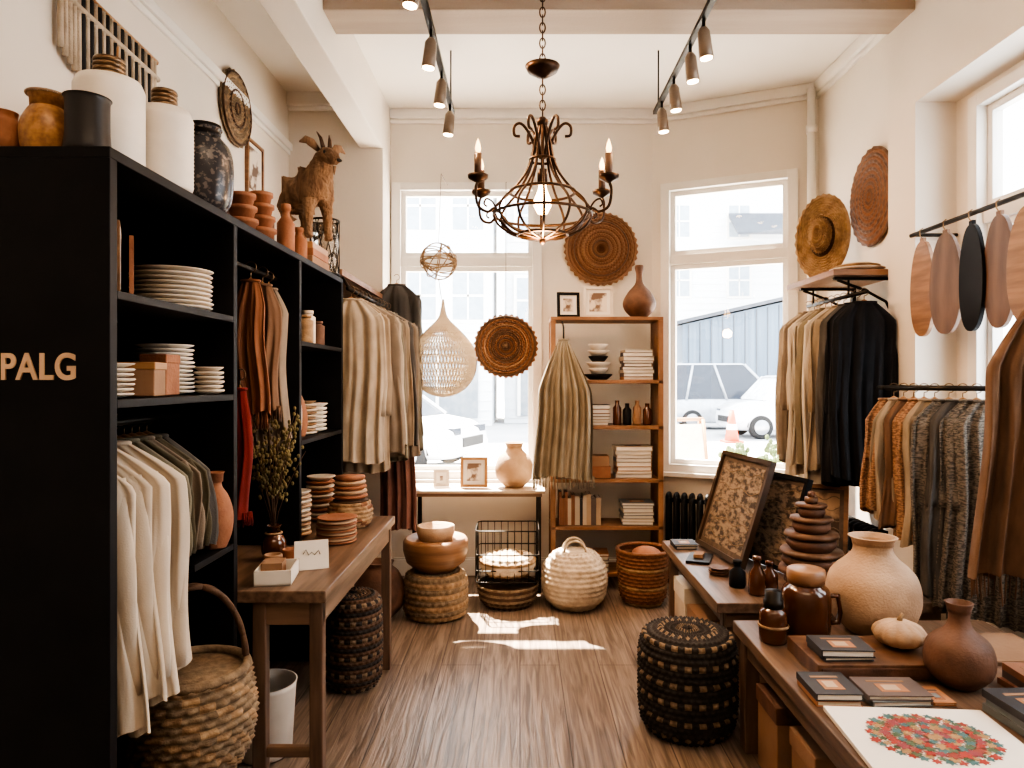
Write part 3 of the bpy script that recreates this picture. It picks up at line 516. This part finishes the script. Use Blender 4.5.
books('book_stack',(.93,3.98,.502),.13,.14,2,seed=77,th=.014,mats=[BKR[2],BKR[0]])
# ---------------------------------------------------------------- foreground right table
b=MB(); b.box((.85,.9,.445),(1.85,2.8,.49),WOODY); b.box((.88,.95,.37),(.9,2.76,.445),WOODY); b.box((.88,2.74,.37),(1.8,2.76,.445),WOODX)
for x in (.9,1.79):
    for y in (.95,2.74): b.box((x-.03,y-.03,0),(x+.03,y+.03,.445),WOODZ)
b.done('display_table',bevel=.005)
ZT=.492
vase('large_clay_vase',[(.09,0),(.15,.06),(.168,.14),(.15,.22),(.09,.28),(.07,.31),(.075,.345),(.088,.36)],(1.35,2.68,ZT),SANDC)
b=MB(); b.lathe(vprof([(.07,0),(.085,.02),(.088,.1),(.085,.17),(.06,.2),(.058,.21)]),GLASSB); b.lathe([(0,.2),(.065,.2),(.068,.22),(.068,.25),(.06,.255),(0,.26)],BOWLW); b.tube([(.08,0,.15),(.12,0,.15),(.13,0,.1),(.12,0,.05),(.085,0,.05)],.01,GLASSB); b.done('brown_glass_jar',(1.07,2.62,ZT))
b=MB(); b.lathe(vprof([(.04,0),(.05,.01),(.05,.1),(.035,.125),(.03,.13)]),GLASSB); b.lathe([(0,.12),(.036,.12),(.036,.15),(.03,.155),(.03,.185),(0,.188)],IRON); b.tube([(.05*math.cos(a),.05*math.sin(a),.06) for a in [2*pi*i/20 for i in range(20)]],.006,STRAW,closed=True); b.done('apothecary_bottle',(.93,2.57,ZT))
b=MB(); b.box((-.24,-.13,0),(.24,.13,.05),BOARDB); b.box((-.23,-.135,.01),(.23,-.13,.04),TERRAD); b.done('wooden_riser',(1.19,2.36,ZT),(0,0,.0),.005)
b=MB(); P=[(max(0,.075*math.sin(pi*i/12)),.045-.045*math.cos(pi*i/12)) for i in range(13)]; b.lathe(P,SANDC,n=64,rib=.16,ribn=10); b.tube([(0,0,.085),(.004,0,.1),(.012,0,.112)],[.01,.007,.006],STRAW); b.done('ceramic_pumpkin',(1.29,2.38,ZT+.052))
books('book_stack',(1.06,2.32,ZT+.052),.18,.14,2,seed=31,th=.018,mats=[BKR[2],BKR[4]])
vase('brown_clay_vase',[(.05,0),(.09,.04),(.1,.09),(.085,.14),(.04,.18),(.03,.22),(.04,.26)],(1.38,2.20,ZT),TERRAD)
books('book_stack',(.94,2.13,ZT),.14,.16,2,seed=33,th=.016,mats=[BKR[5],BKR[2]]); books('book_stack',(1.12,2.12,ZT),.19,.14,2,seed=34,th=.016,mats=[BKR[4],BKR[6]]); books('book_stack',(1.43,1.95,ZT),.17,.18,3,seed=35,th=.02,mats=[BKR[2],BKR[6],BKR[4]]); books('book_stack',(1.60,2.12,ZT),.17,.2,3,seed=36,th=.02,mats=[BKR[0],BKR[1],BKR[4]]); books('book_stack',(1.42,1.68,ZT),.16,.2,2,seed=39,th=.018,mats=[BKR[2],BKR[6]]); books('book_stack',(1.64,1.86,ZT),.18,.2,4,seed=44,th=.018)
books('book_stack',(1.25,2.11,ZT),.07,.12,1,seed=45,th=.012,mats=[BKR[5]])
b=MB(); b.box((-.20,-.015,0),(.20,.26,.012),WOODX); b.box((-.19,-.01,.012),(.19,.25,.014),KRAFT); b.done('wooden_board',(1.64,2.36,ZT))
b=MB(); b.box((-.22,-.17,0),(.22,.17,.012),PAPER); q=random.Random(4)
FL=[mat('flower_%d'%i,c,rough=.8) for i,c in enumerate([(.36,.055,.04),(.30,.07,.05),(.10,.14,.08),(.08,.17,.17),(.30,.07,.08),(.42,.26,.12)])]
def flower(cx,cy,s_,m,k,pet=5):
    pts=[(cx+s_*(1+.3*math.cos(pet*t))*math.cos(t),cy+s_*(1+.3*math.cos(pet*t))*math.sin(t),.0124+.00003*k) for t in [2*pi*j/24 for j in range(24)]]; b.add(pts,[tuple(range(24))],m,False)
k=0
for ring,nn_,sz,cs in ((.122,34,.013,(0,3)),(.108,30,.012,(2,5)),(.09,24,.016,(0,4,1)),(.07,20,.013,(3,2)),(.05,14,.014,(0,5)),(.03,9,.012,(4,3)),(.008,3,.014,(5,0))):
    for i in range(nn_):
        a=2*pi*i/nn_+ring*30; flower(ring*1.25*math.cos(a)+q.uniform(-.003,.003),ring*math.sin(a)+q.uniform(-.003,.003),sz*q.uniform(.75,1.15),FL[cs[i%len(cs)]],k,5+i%3)
        k+=1
b.done('floral_art_print',(1.09,1.85,ZT),(0,0,-.06))
for x,y,w,d,h in ((1.0,2.55,.2,.2,.3),(1.06,2.3,.26,.2,.26),(1.15,2.0,.26,.24,.22)):
    b=MB(); b.box((-w/2,-d/2,0),(w/2,d/2,h-.03),KRAFT); b.box((-w/2-.006,-d/2-.006,h-.06),(w/2+.006,d/2+.006,h),TERRAD if w<.25 else KRAFT); b.done('storage_box',(x,y,.002),bevel=.004)
# ---------------------------------------------------------------- right wall shelf, rail and clothes
b=MB(); b.box((1.64,3.66,2.0),(2.015,4.3,2.03),BOWLW)
for y in (3.75,4.2): b.box((1.99,y-.012,1.78),(2.012,y+.012,2.0),IRON); b.box((1.68,y-.012,1.985),(2.0,y+.012,1.999),IRON); b.tube([(1.70,y,1.985),(1.85,y,1.93),(1.96,y,1.87),(2.0,y,1.79)],.008,IRON)
b.tube([(1.76,3.55,1.90),(1.76,4.28,1.90)],.011,IRON)
for y in (3.75,4.2): b.tube([(1.76,y,1.9),(1.76,y,1.99)],.006,IRON)
b.done('wall_shelf_with_rail')
cc=[CHAR,CHAR,GRY,SAND,LINEN,KHAKI,CRM,LINEN,TAU,CRM]
for i in range(10):
    y=3.58+.066*i; garment('hanging_jacket' if i<3 else 'hanging_blouse',(1.76-(.004*i),y,1.85),-.1+.05*math.sin(i*2.2),.31 if i<3 else .35,.90+.05*math.sin(i*2),cc[i],sl=.5,k=6,fold=.013,th=.014,seed=60+i,slr=.036,slo=.035)
b=MB(); b.lathe([(0,0),(.07,0),(.13,.012),(.14,.02),(0,.012)],CERAM); b.lathe([(0,.014),(.06,.014),(.11,.03),(.115,.036),(0,.024)],STRAW); b.lathe([(0,.03),(.05,.03),(.085,.045),(0,.04)],CERAM); b.done('plate_stack',(1.83,3.80,2.032))
b=MB(); b.weave([(0,-.09),(.05,-.088),(.085,-.07),(.10,-.03),(.11,0),(.19,.012),(.25,.0),(.262,.012)],20,30,.008,lambda r,j:STRAW if r not in (9,10) else STRAWD,sx=.62); b.lathe([(0,.0),(.105,.004),(.19,.02),(.25,.012),(.19,.024),(0,.01)],STRAW,sx=.62)
h=b.done('woven_straw_hat'); h.matrix_world=Matrix.Translation((1.82,4.22,2.315))@Matrix.Rotation(-.75,4,'Z')@Matrix.Rotation(-.10,4,'X')@Matrix.Rotation(-pi/2,4,'X')
b=MB(); b.weave([(.01,0),(.2,0),(.27,.01),(.28,.02)],14,24,.006,lambda r,j:BOARDB if r%2 else RUST,sy=.9); b.lathe([(0,.02),(.27,.02),(.27,.03),(0,.03)],BOARDB,sy=.9); b.done('woven_wall_disc',(1.985,3.98,2.49),(0,pi/2,0))
b=MB(); b.tube([(1.9,1.6,2.15),(1.9,3.4,2.15)],.011,IRON)
for y in (1.62,3.38): b.tube([(1.9,y,2.15),(2.11,y,2.15)],.009,IRON)
b.done('hook_rail')
for i,(y,m) in enumerate(((3.30,BOWLW),(3.12,BOARDB),(2.94,BLACK),(2.77,BOARDB),(2.61,BOWLW),(2.45,BOARDB))):
    b=MB(); P=[]
    for a in [2*pi*j/40 for j in range(40)]: P.append((.095*math.copysign(abs(math.cos(a))**.85,math.cos(a))*(1-.08*math.sin(a)),.225*math.sin(a)-.27))
    V=[(-.009,p,z) for p,z in P]+[(.009,p,z) for p,z in P]; n=40
    b.add(V,[tuple(range(n)),tuple(range(n,2*n))]+[(j,(j+1)%n,n+(j+1)%n,n+j) for j in range(n)],m,False)
    b.box((-.008,-.014,-.06),(.008,.014,-.03),m); b.tube([(0,0,-.04),(-.014,0,-.02),(-.016,0,.005),(0,0,.016)],.003,STRAW,n=6)
    b.done('wooden_serving_board',(1.9,y,2.15),(0,0,.15*math.sin(i*2)),.003)
b=MB(); b.tube([(1.68,3.22,1.415),(1.96,2.82,1.415)],.012,IRON)
b.tube([(1.68,3.22,1.415),(1.72,3.36,1.415),(1.94,3.41,1.415)],.01,IRON); b.tube([(1.96,2.82,1.415),(2.11,2.82,1.415)],.01,IRON); b.done('side_clothes_rail')
PAT=mat('patterned_fabric',(.38,.22,.13),(.20,.11,.065),rough=.9,scale=60,st=(1,1,2.5),lo=.45,hi=.55,bump=.3); KNIT=mat('grey_knit',(.24,.21,.175),(.09,.083,.075),rough=.95,scale=55,st=(1,1,3),lo=.40,hi=.60,bump=.9,bs=120,bst=(1,1,2))
for i in range(5):
    t=.08+.09*i; garment('patterned_blouse',(1.68+.28*t,3.22-.4*t,1.365),-.5,.24,.52+.03*i,[PAT,SAND,BRN,PAT,SAND][i],sl=.2,k=5,fold=.012,th=.012,seed=80+i,slr=.028,slo=.03)
for i in range(4):
    t=.56+.11*i; garment('knit_cardigan',(1.68+.28*t,3.22-.4*t,1.365),-.45,.27,.82+.03*i,[KNIT,GRY,KNIT,KNIT][i],sl=.38,k=6,fold=.014,th=.014,seed=90+i,slr=.034,slo=.03)
garment('fringed_poncho',(1.78,2.34,1.74),-.35,.36,.96,BRN,flare=.32,fold=.03,k=7,neck=.05,shoulder=.25,seed=99,fringe=.08,hang=False)
b=MB(); b.tube([(1.78,2.34,1.73),(1.79,2.34,1.86),(1.86,2.34,2.0),(1.9,2.34,2.14)],.004,IRON); b.done('poncho_hook')
# ---------------------------------------------------------------- chandelier
b=MB(); n=12
bp_=sm([(.012,2.475),(.03,2.42),(.042,2.35),(.068,2.28),(.12,2.21),(.178,2.155),(.195,2.11),(.165,2.06),(.10,2.03),(.03,2.018),(.004,2.015)],5)
for i in range(n):
    a=2*pi*i/n; b.tube([(r*math.cos(a),r*math.sin(a),z) for r,z in bp_],.0052,BRONZE,n=6)
for r,z in ((.196,2.11),(.05,2.33),(.10,2.03),(.13,2.20)): b.tube([(r*math.cos(a),r*math.sin(a),z) for a in [2*pi*i/40 for i in range(40)]],.006,BRONZE,n=6,closed=True)
for i in range(6):
    a=2*pi*i/6; ca,sa=math.cos(a),math.sin(a)
    sc=sm([(.015,2.34),(.05,2.43),(.085,2.475),(.112,2.465),(.112,2.43),(.09,2.425)],4); b.tube([(r*ca,r*sa,z) for r,z in sc],.006,BRONZE,n=6)
for a in (.42,-.42,pi-.42,pi+.42):
    ca,sa=math.cos(a),math.sin(a)
    sc=sm([(.05,2.035),(.13,2.05),(.20,2.115),(.235,2.10),(.275,2.12),(.285,2.18),(.275,2.215)],4); b.tube([(r*ca,r*sa,z) for r,z in sc],.006,BRONZE,n=6)
    sc=sm([(.19,2.10),(.215,2.14),(.24,2.15),(.25,2.13),(.238,2.12)],4); b.tube([(r*ca,r*sa,z) for r,z in sc],.004,BRONZE,n=6)
    c=(.275*ca,.275*sa,0); b.lathe([(0,2.205),(.012,2.21),(.038,2.225),(.040,2.237),(.012,2.23),(0,2.23)],BRONZE,c=c,n=20)
    b.lathe([(0,2.23),(.0145,2.23),(.0145,2.32),(0,2.322)],BOARDB,c=c,n=14); b.lathe([(0,2.322),(.008,2.325),(.011,2.34),(.006,2.362),(0,2.378)],mat('flame_bulb',(1,.75,.5),rough=.3,emit=6,ecol=(1,.55,.22)),c=c,n=12)
b.lathe([(0,2.46),(.02,2.465),(.025,2.485),(.012,2.50),(0,2.505)],BRONZE); b.lathe([(0,1.99),(.012,1.998),(.014,2.015),(0,2.03)],BRONZE)
b.tube([(0,0,2.48),(0,0,2.29)],.007,BRONZE); b.lathe([(0,2.23),(.02,2.23),(.02,2.29),(0,2.3)],BRONZE)
b.lathe([(0,2.11),(.02,2.116),(.035,2.145),(.034,2.17),(.018,2.21),(.014,2.235)],mat('bulb_glass',(1,.7,.4),rough=.3,emit=20,ecol=(1,.56,.24)),n=20)
b.lathe([(0,2.655),(.02,2.66),(.06,2.685),(.07,2.705),(.045,2.71),(.012,2.72),(0,2.72)],BRONZE)
z=2.5; k=0
while z<3.44:
    if not(2.65<z<2.71):
        pts=[]
        for j in range(12):
            t=2*pi*j/12; x=.011*math.cos(t); zz=.021*math.sin(t); pts.append((x,0,z+.018+zz) if k%2 else (0,x,z+.018+zz))
        b.tube(pts,.003,BRONZE,n=5,closed=True)
    z+=.031;k+=1
b.lathe([(0,3.41),(.03,3.41),(.06,3.44),(.06,3.45),(0,3.45)],BRONZE); b.done('chandelier',(.09,2.8,0))
def lamp(name,kind,loc,e,col,rot=(0,0,0),**k):
    l=bpy.data.lights.new(name,kind); l.energy=e; l.color=col
    for a,v in k.items(): setattr(l,a,v)
    o=bpy.data.objects.new(name,l); S.collection.objects.link(o); o.location=loc; o.rotation_euler=rot; return o
lamp('chandelier_lamp','POINT',(.09,2.8,1.95),20,(1,.60,.32),shadow_soft_size=.05)
HEAD=mat('track_head',(.22,.17,.13),(.28,.22,.17),rough=.4,metal=.4)
def track(X,ys,sg):
    b=MB(); b.box((X-.014,2.2,3.10),(X+.014,4.35,3.122),IRON)
    for y in (2.6,4.25): b.tube([(X,y,3.12),(X,y,3.45)],.005,IRON)
    for y in ys:
        b.tube([(X,y,3.1),(X,y,3.04)],.008,IRON); T=Matrix.Translation((X,y,3.04))@Matrix.Rotation(sg*.1,4,'Y'); b.T=T
        b.lathe([(0,.02),(.016,.02),(.028,.0),(.030,-.05),(.033,-.12),(.029,-.12),(.027,-.105),(0,-.10)],HEAD,n=24); b.lathe([(0,-.122),(.027,-.122),(.027,-.116),(0,-.114)],WARM,n=20); b.T=Matrix()
    b.done('track_light')
    for y in ys:
        lamp('track_spot_lamp','SPOT',(X-sg*.02,y,2.88),44 if sg>0 else 20,(1,.62,.36),(0,sg*-.75 if sg>0 else .55,0),spot_size=2.0,spot_blend=.8,shadow_soft_size=.04)
track(-.42,(2.75,3.3,3.75,4.2),1); track(.84,(2.6,3.2,3.45,3.82,4.15),-1)
# ---------------------------------------------------------------- exterior
GR=mat('asphalt',(.52,.52,.52),(.45,.45,.46),rough=.9,scale=.6); PV=mat('pavement',(.64,.62,.60),(.57,.56,.54),rough=.9,scale=2)
simple('sidewalk',(-14,5.45,-.22),(26,9.5,-.08),PV); simple('street',(-40,9.5,-.4),(60,60,-.2),GR)
SID=mat('white_siding',(.78,.79,.80),(.73,.75,.77),rough=.8,scale=.5,st=(.2,.2,14)); BLU=mat('blue_siding',(.15,.20,.26),(.11,.15,.20),rough=.8,scale=1,st=(6,.2,.2)); DW=mat('dark_window',(.36,.41,.46),(.30,.35,.40),rough=.3); ROOF=mat('roof_slate',(.10,.11,.13),rough=.8)
def building(name,x0,x1,y,h,m,rows,cols,ww=1.1,wh=1.7,z0=3.6,dz=3.2,roof=None,shop=False):
    b=MB(); b.box((x0,y,-.19),(x1,y+6,h),m); b.box((x0-.2,y-.3,h),(x1+.2,y+6.2,h+.4),TRIM if roof is None else roof)
    for r in range(rows):
        for c in range(cols):
            cx=x0+(x1-x0)*(c+.5)/cols; z=z0+dz*r
            b.box((cx-ww/2-.12,y-.08,z-.12),(cx+ww/2+.12,y,z+wh+.12),TRIM); b.box((cx-ww/2,y-.1,z),(cx+ww/2,y-.08,z+wh),DW); b.box((cx-ww/2,y-.12,z+wh/2-.04),(cx+ww/2,y-.1,z+wh/2+.04),TRIM); b.box((cx-.03,y-.12,z),(cx+.03,y-.1,z+wh),TRIM)
    nl_=int(h/.35)
    for i in range(nl_): b.box((x0,y-.035,i*.35),(x1,y,i*.35+.04),m)
    if shop:
        b.box((x0+.5,y-.1,.1),(x1-.5,y-.02,2.6),mat('shop_glass',(.18,.21,.24),(.26,.28,.30),rough=.3)); b.box((x0+.3,y-.9,2.7),(x1-.3,y,3.0),TRIM)
        k=int((x1-x0)/1.5)
        for i in range(k): b.box((x0+.5+i*1.5,y-.14,.1),(x0+.62+i*1.5,y-.1,2.6),TRIM)
    b.done(name)
building('white_building',-9.5,-1.0,25,11,SID,3,5,shop=True); building('grey_building',-.6,5.6,26.5,13,mat('grey_siding',(.62,.64,.66),(.57,.59,.61),rough=.8,st=(.2,.2,10)),3,3,shop=True)
building('corner_building',7,20,38,14,SID,3,4,z0=6.0)
b=MB(); b.add([(0,0,-.19),(7.5,0,-.19),(7.5,0,5.6),(0,0,3.9),(0,3,-.19),(7.5,3,-.19),(7.5,3,5.6),(0,3,3.9)],[(0,1,2,3),(4,5,6,7),(0,3,7,4),(1,2,6,5)],BLU,False); b.add([(-.3,-.3,3.9),(7.8,-.3,5.75),(7.8,3.3,5.75),(-.3,3.3,3.9),(-.3,-.3,4.05),(7.8,-.3,5.9),(7.8,3.3,5.9),(-.3,3.3,4.05)],[(0,1,2,3),(4,5,6,7),(0,1,5,4),(1,2,6,5),(2,3,7,6),(3,0,4,7)],ROOF,False)
for i in range(15): b.box((.25+.5*i,-.03,-.19),(.29+.5*i,0,3.9+.22*i*.5),ROOF)
b.done('blue_shed',(7.2,31,0))
b=MB(); b.add([(0,0,0),(4,0,0),(4,-1.6,-.9),(0,-1.6,-.9),(0,0,.15),(4,0,.15),(4,-1.6,-.8),(0,-1.6,-.8)],[(0,1,2,3),(4,5,6,7),(0,1,5,4),(1,2,6,5),(2,3,7,6),(3,0,4,7)],ROOF,False); b.done('shop_awning',(11.2,37.6,10.2),scale=(1,1,1.4))
CARW=mat('car_white',(.78,.79,.81),rough=.25); CARS=mat('car_silver',(.50,.53,.57),rough=.25,metal=.3); CG=mat('car_window',(.05,.06,.08),rough=.1); TYRE=mat('tyre',(.02,.02,.02),rough=.8); RIM=mat('wheel_rim',(.45,.46,.48),rough=.3,metal=.8)
def car(name,loc,rz,L,W,H,m,van=False):
    b=MB(); w=W/2
    hb=1.0 if not van else 1.1
    st=[(-.5,.42,.72,.84),(-.485,.3,.93,.93),(-.42,.24,1.0,.99),(-.25,.22,1.02,1),(0,.22,1.02,1),(.18,.22,1.0,1),(.3,.22,.97,1),(.42,.24,.88,.97),(.485,.28,.74,.9),(.5,.36,.6,.82)]
    V=[];F=[]
    for x,zb,zt,ww in st:
        zt*=hb; y=w*ww
        for a,z in ((-.86,zb),(-.98,zb+.1),(-1,(zb+zt)/2),(-.97,zt-.1),(-.9,zt),(.9,zt),(.97,zt-.1),(1,(zb+zt)/2),(.98,zb+.1),(.86,zb)): V.append((x*L,y*a,z))
    for i in range(len(st)-1):
        for j in range(10): F.append((i*10+j,i*10+(j+1)%10,(i+1)*10+(j+1)%10,(i+1)*10+j))
    F+=[tuple(range(10)),tuple(range((len(st)-1)*10,len(st)*10))]; b.add(V,F,m,True)
    zb=1.0*hb-.02; xb0,xb1=(-.49,.30) ; xt0,xt1=(-.47,.16) if van else (-.42,.06)
    def ring(x0,x1,ww,z): return [(x0*L,-ww,z),(x1*L,-ww,z),(x1*L,ww,z),(x0*L,ww,z)]
    b.add(ring(xb0,xb1,w*.9,zb)+ring(xt0,xt1,w*.74,H-.04),[(0,1,5,4),(1,2,6,5),(2,3,7,6),(3,0,4,7),(4,5,6,7)],CG if not van else m,False)
    b.add(ring(xt0-.01,xt1+.015,w*.77,H-.05)+ring(xt0+.01,xt1-.02,w*.68,H),[(0,3,2,1),(0,1,5,4),(1,2,6,5),(2,3,7,6),(3,0,4,7),(4,5,6,7)],m,False)
    for sg in (-1,1):
        for xa,xt in ((xb0,xt0),(xb1,xt1),((xb0+xb1)/2+.03,(xt0+xt1)/2+.03),(xb0+.14,xt0+.12)): b.tube([(xa*L,sg*w*.905,zb),(xt*L,sg*w*.75,H-.04)],.045,m,n=6)
        if van: b.box((.05*L,sg*w*.86-.02,zb+.1),(.2*L,sg*w*.86+.04,zb+.5),CG); b.box((-.35*L,sg*w*1.0-.02,.62),(.12*L,sg*w*1.0+.012,.68),GRN); b.box((-.30*L,sg*w*1.0-.02,.74),(.02*L,sg*w*1.0+.012,.86),mat('van_lettering',(.15,.2,.3),rough=.5))
        for x in (-.31,.32):
            T=Matrix.Translation((x*L,sg*(w-.08),.33))@Matrix.Rotation(pi/2,4,'X'); b.T=T
            b.lathe([(.0,-.12),(.28,-.12),(.33,-.09),(.33,.09),(.28,.12),(0,.12)],TYRE,n=28); b.lathe([(0,-.125),(.2,-.13),(.21,-.12),(.21,.12),(.2,.13),(0,.125)],RIM,n=20)
            b.tube([(.37*math.cos(t),.37*math.sin(t),0) for t in [pi*j/12 for j in range(13)]],.05,TYRE,n=6); b.T=Matrix()
        b.box((.45*L,sg*w*.62-.14,.66),(.492*L,sg*w*.62+.14,.8),CG); b.box((-.5*L,sg*w*.75-.08,.7),(-.48*L,sg*w*.75+.08,.9),mat('tail_light',(.4,.02,.02),rough=.3)); b.box((.19*L,sg*w*1.0-.02,1.0),(.22*L,sg*w*1.18,1.15),m)
        for x in (-.05,.12): b.box((x*L,sg*w*1.0-.01,.8),(x*L+.16,sg*w*1.0+.025,.83),RIM)
    b.box((.49*L,-w*.5,.45),(.505*L,w*.5,.62),INK)
    b.done(name,loc,(0,0,rz))
car('suv',(-3.1,13.6,-.198),-.32,4.7,1.9,1.80,CARW); car('hatchback',(7.2,23.8,-.198),-.12,4.6,1.9,2.2,CARS); car('van',(8.0,20.4,-.198),pi+.05,4.2,1.8,1.78,CARW,True)
b=MB(); b.lathe([(0,.04),(.17,.04),(.05,.7),(0,.7)],mat('cone_orange',(.8,.12,.03),rough=.5),n=20); b.lathe([(.125,.28),(.135,.28),(.1,.42),(.09,.42)],PAPER,n=20); b.box((-.22,-.22,0),(.22,.22,.04),mat('cone_base',(.7,.1,.03),rough=.6)); b.done('traffic_cone',(5.6,18.5,-.198),scale=(1.1,1.1,1.2))
b=MB(); sprig(b,(0,0,.3),.55,26,0,GRN,DRY,9,lr=.018,spread=.42); b.lathe([(0,0),(.2,0),(.26,.34),(.24,.34),(.22,.3),(0,.3)],TERRAD,n=24); b.done('potted_shrub',(2.08,6.0,-.078),scale=(1.1,1.1,1.18))
b=MB()
for sg in (-1,1):
    b.tube([(-.25,sg*.22,0),(-.25,sg*.03,1.1)],.02,HANG); b.tube([(.25,sg*.22,0),(.25,sg*.03,1.1)],.02,HANG)
b.add([(-.24,-.2,.12),(.24,-.2,.12),(.24,-.04,1.05),(-.24,-.04,1.05)],[(0,1,2,3)],CERAM,False); b.tube([(-.27,0,1.1),(.27,0,1.1)],.02,HANG); b.done('sandwich_board',(1.75,7.6,-.078),(0,0,.3))
# ---------------------------------------------------------------- light, world, camera
w=bpy.data.worlds.new('World'); S.world=w; w.use_nodes=True; wn=w.node_tree.nodes; bg=wn['Background']
bg.inputs['Color'].default_value=(.88,.94,1,1); bg.inputs['Strength'].default_value=8.0
d=Vector((.33,-1,-1.80)); sun=lamp('sun','SUN',(0,20,20),70,(1,.88,.72),angle=.012); sun.rotation_euler=d.to_track_quat('-Z','Y').to_euler()
lamp('added_fill_light','AREA',(.2,.2,3.40),40,(1,.75,.53),shape='RECTANGLE',size=2.2,size_y=1.6)  # added out-of-view area light, warm fill for the foreground; not a shop fixture
cam=bpy.data.cameras.new('Camera'); co=bpy.data.objects.new('Camera',cam); S.collection.objects.link(co); co.location=(0,0,1.45); co.rotation_euler=(pi/2,0,0)
cam.sensor_width=36; cam.lens=700/1024*36; cam.shift_x=-8/1024; cam.shift_y=-4/1024; cam.clip_start=.05; cam.clip_end=300
S.camera=co
try: S.view_settings.look='AgX - High Contrast'
except Exception as e: print(e)
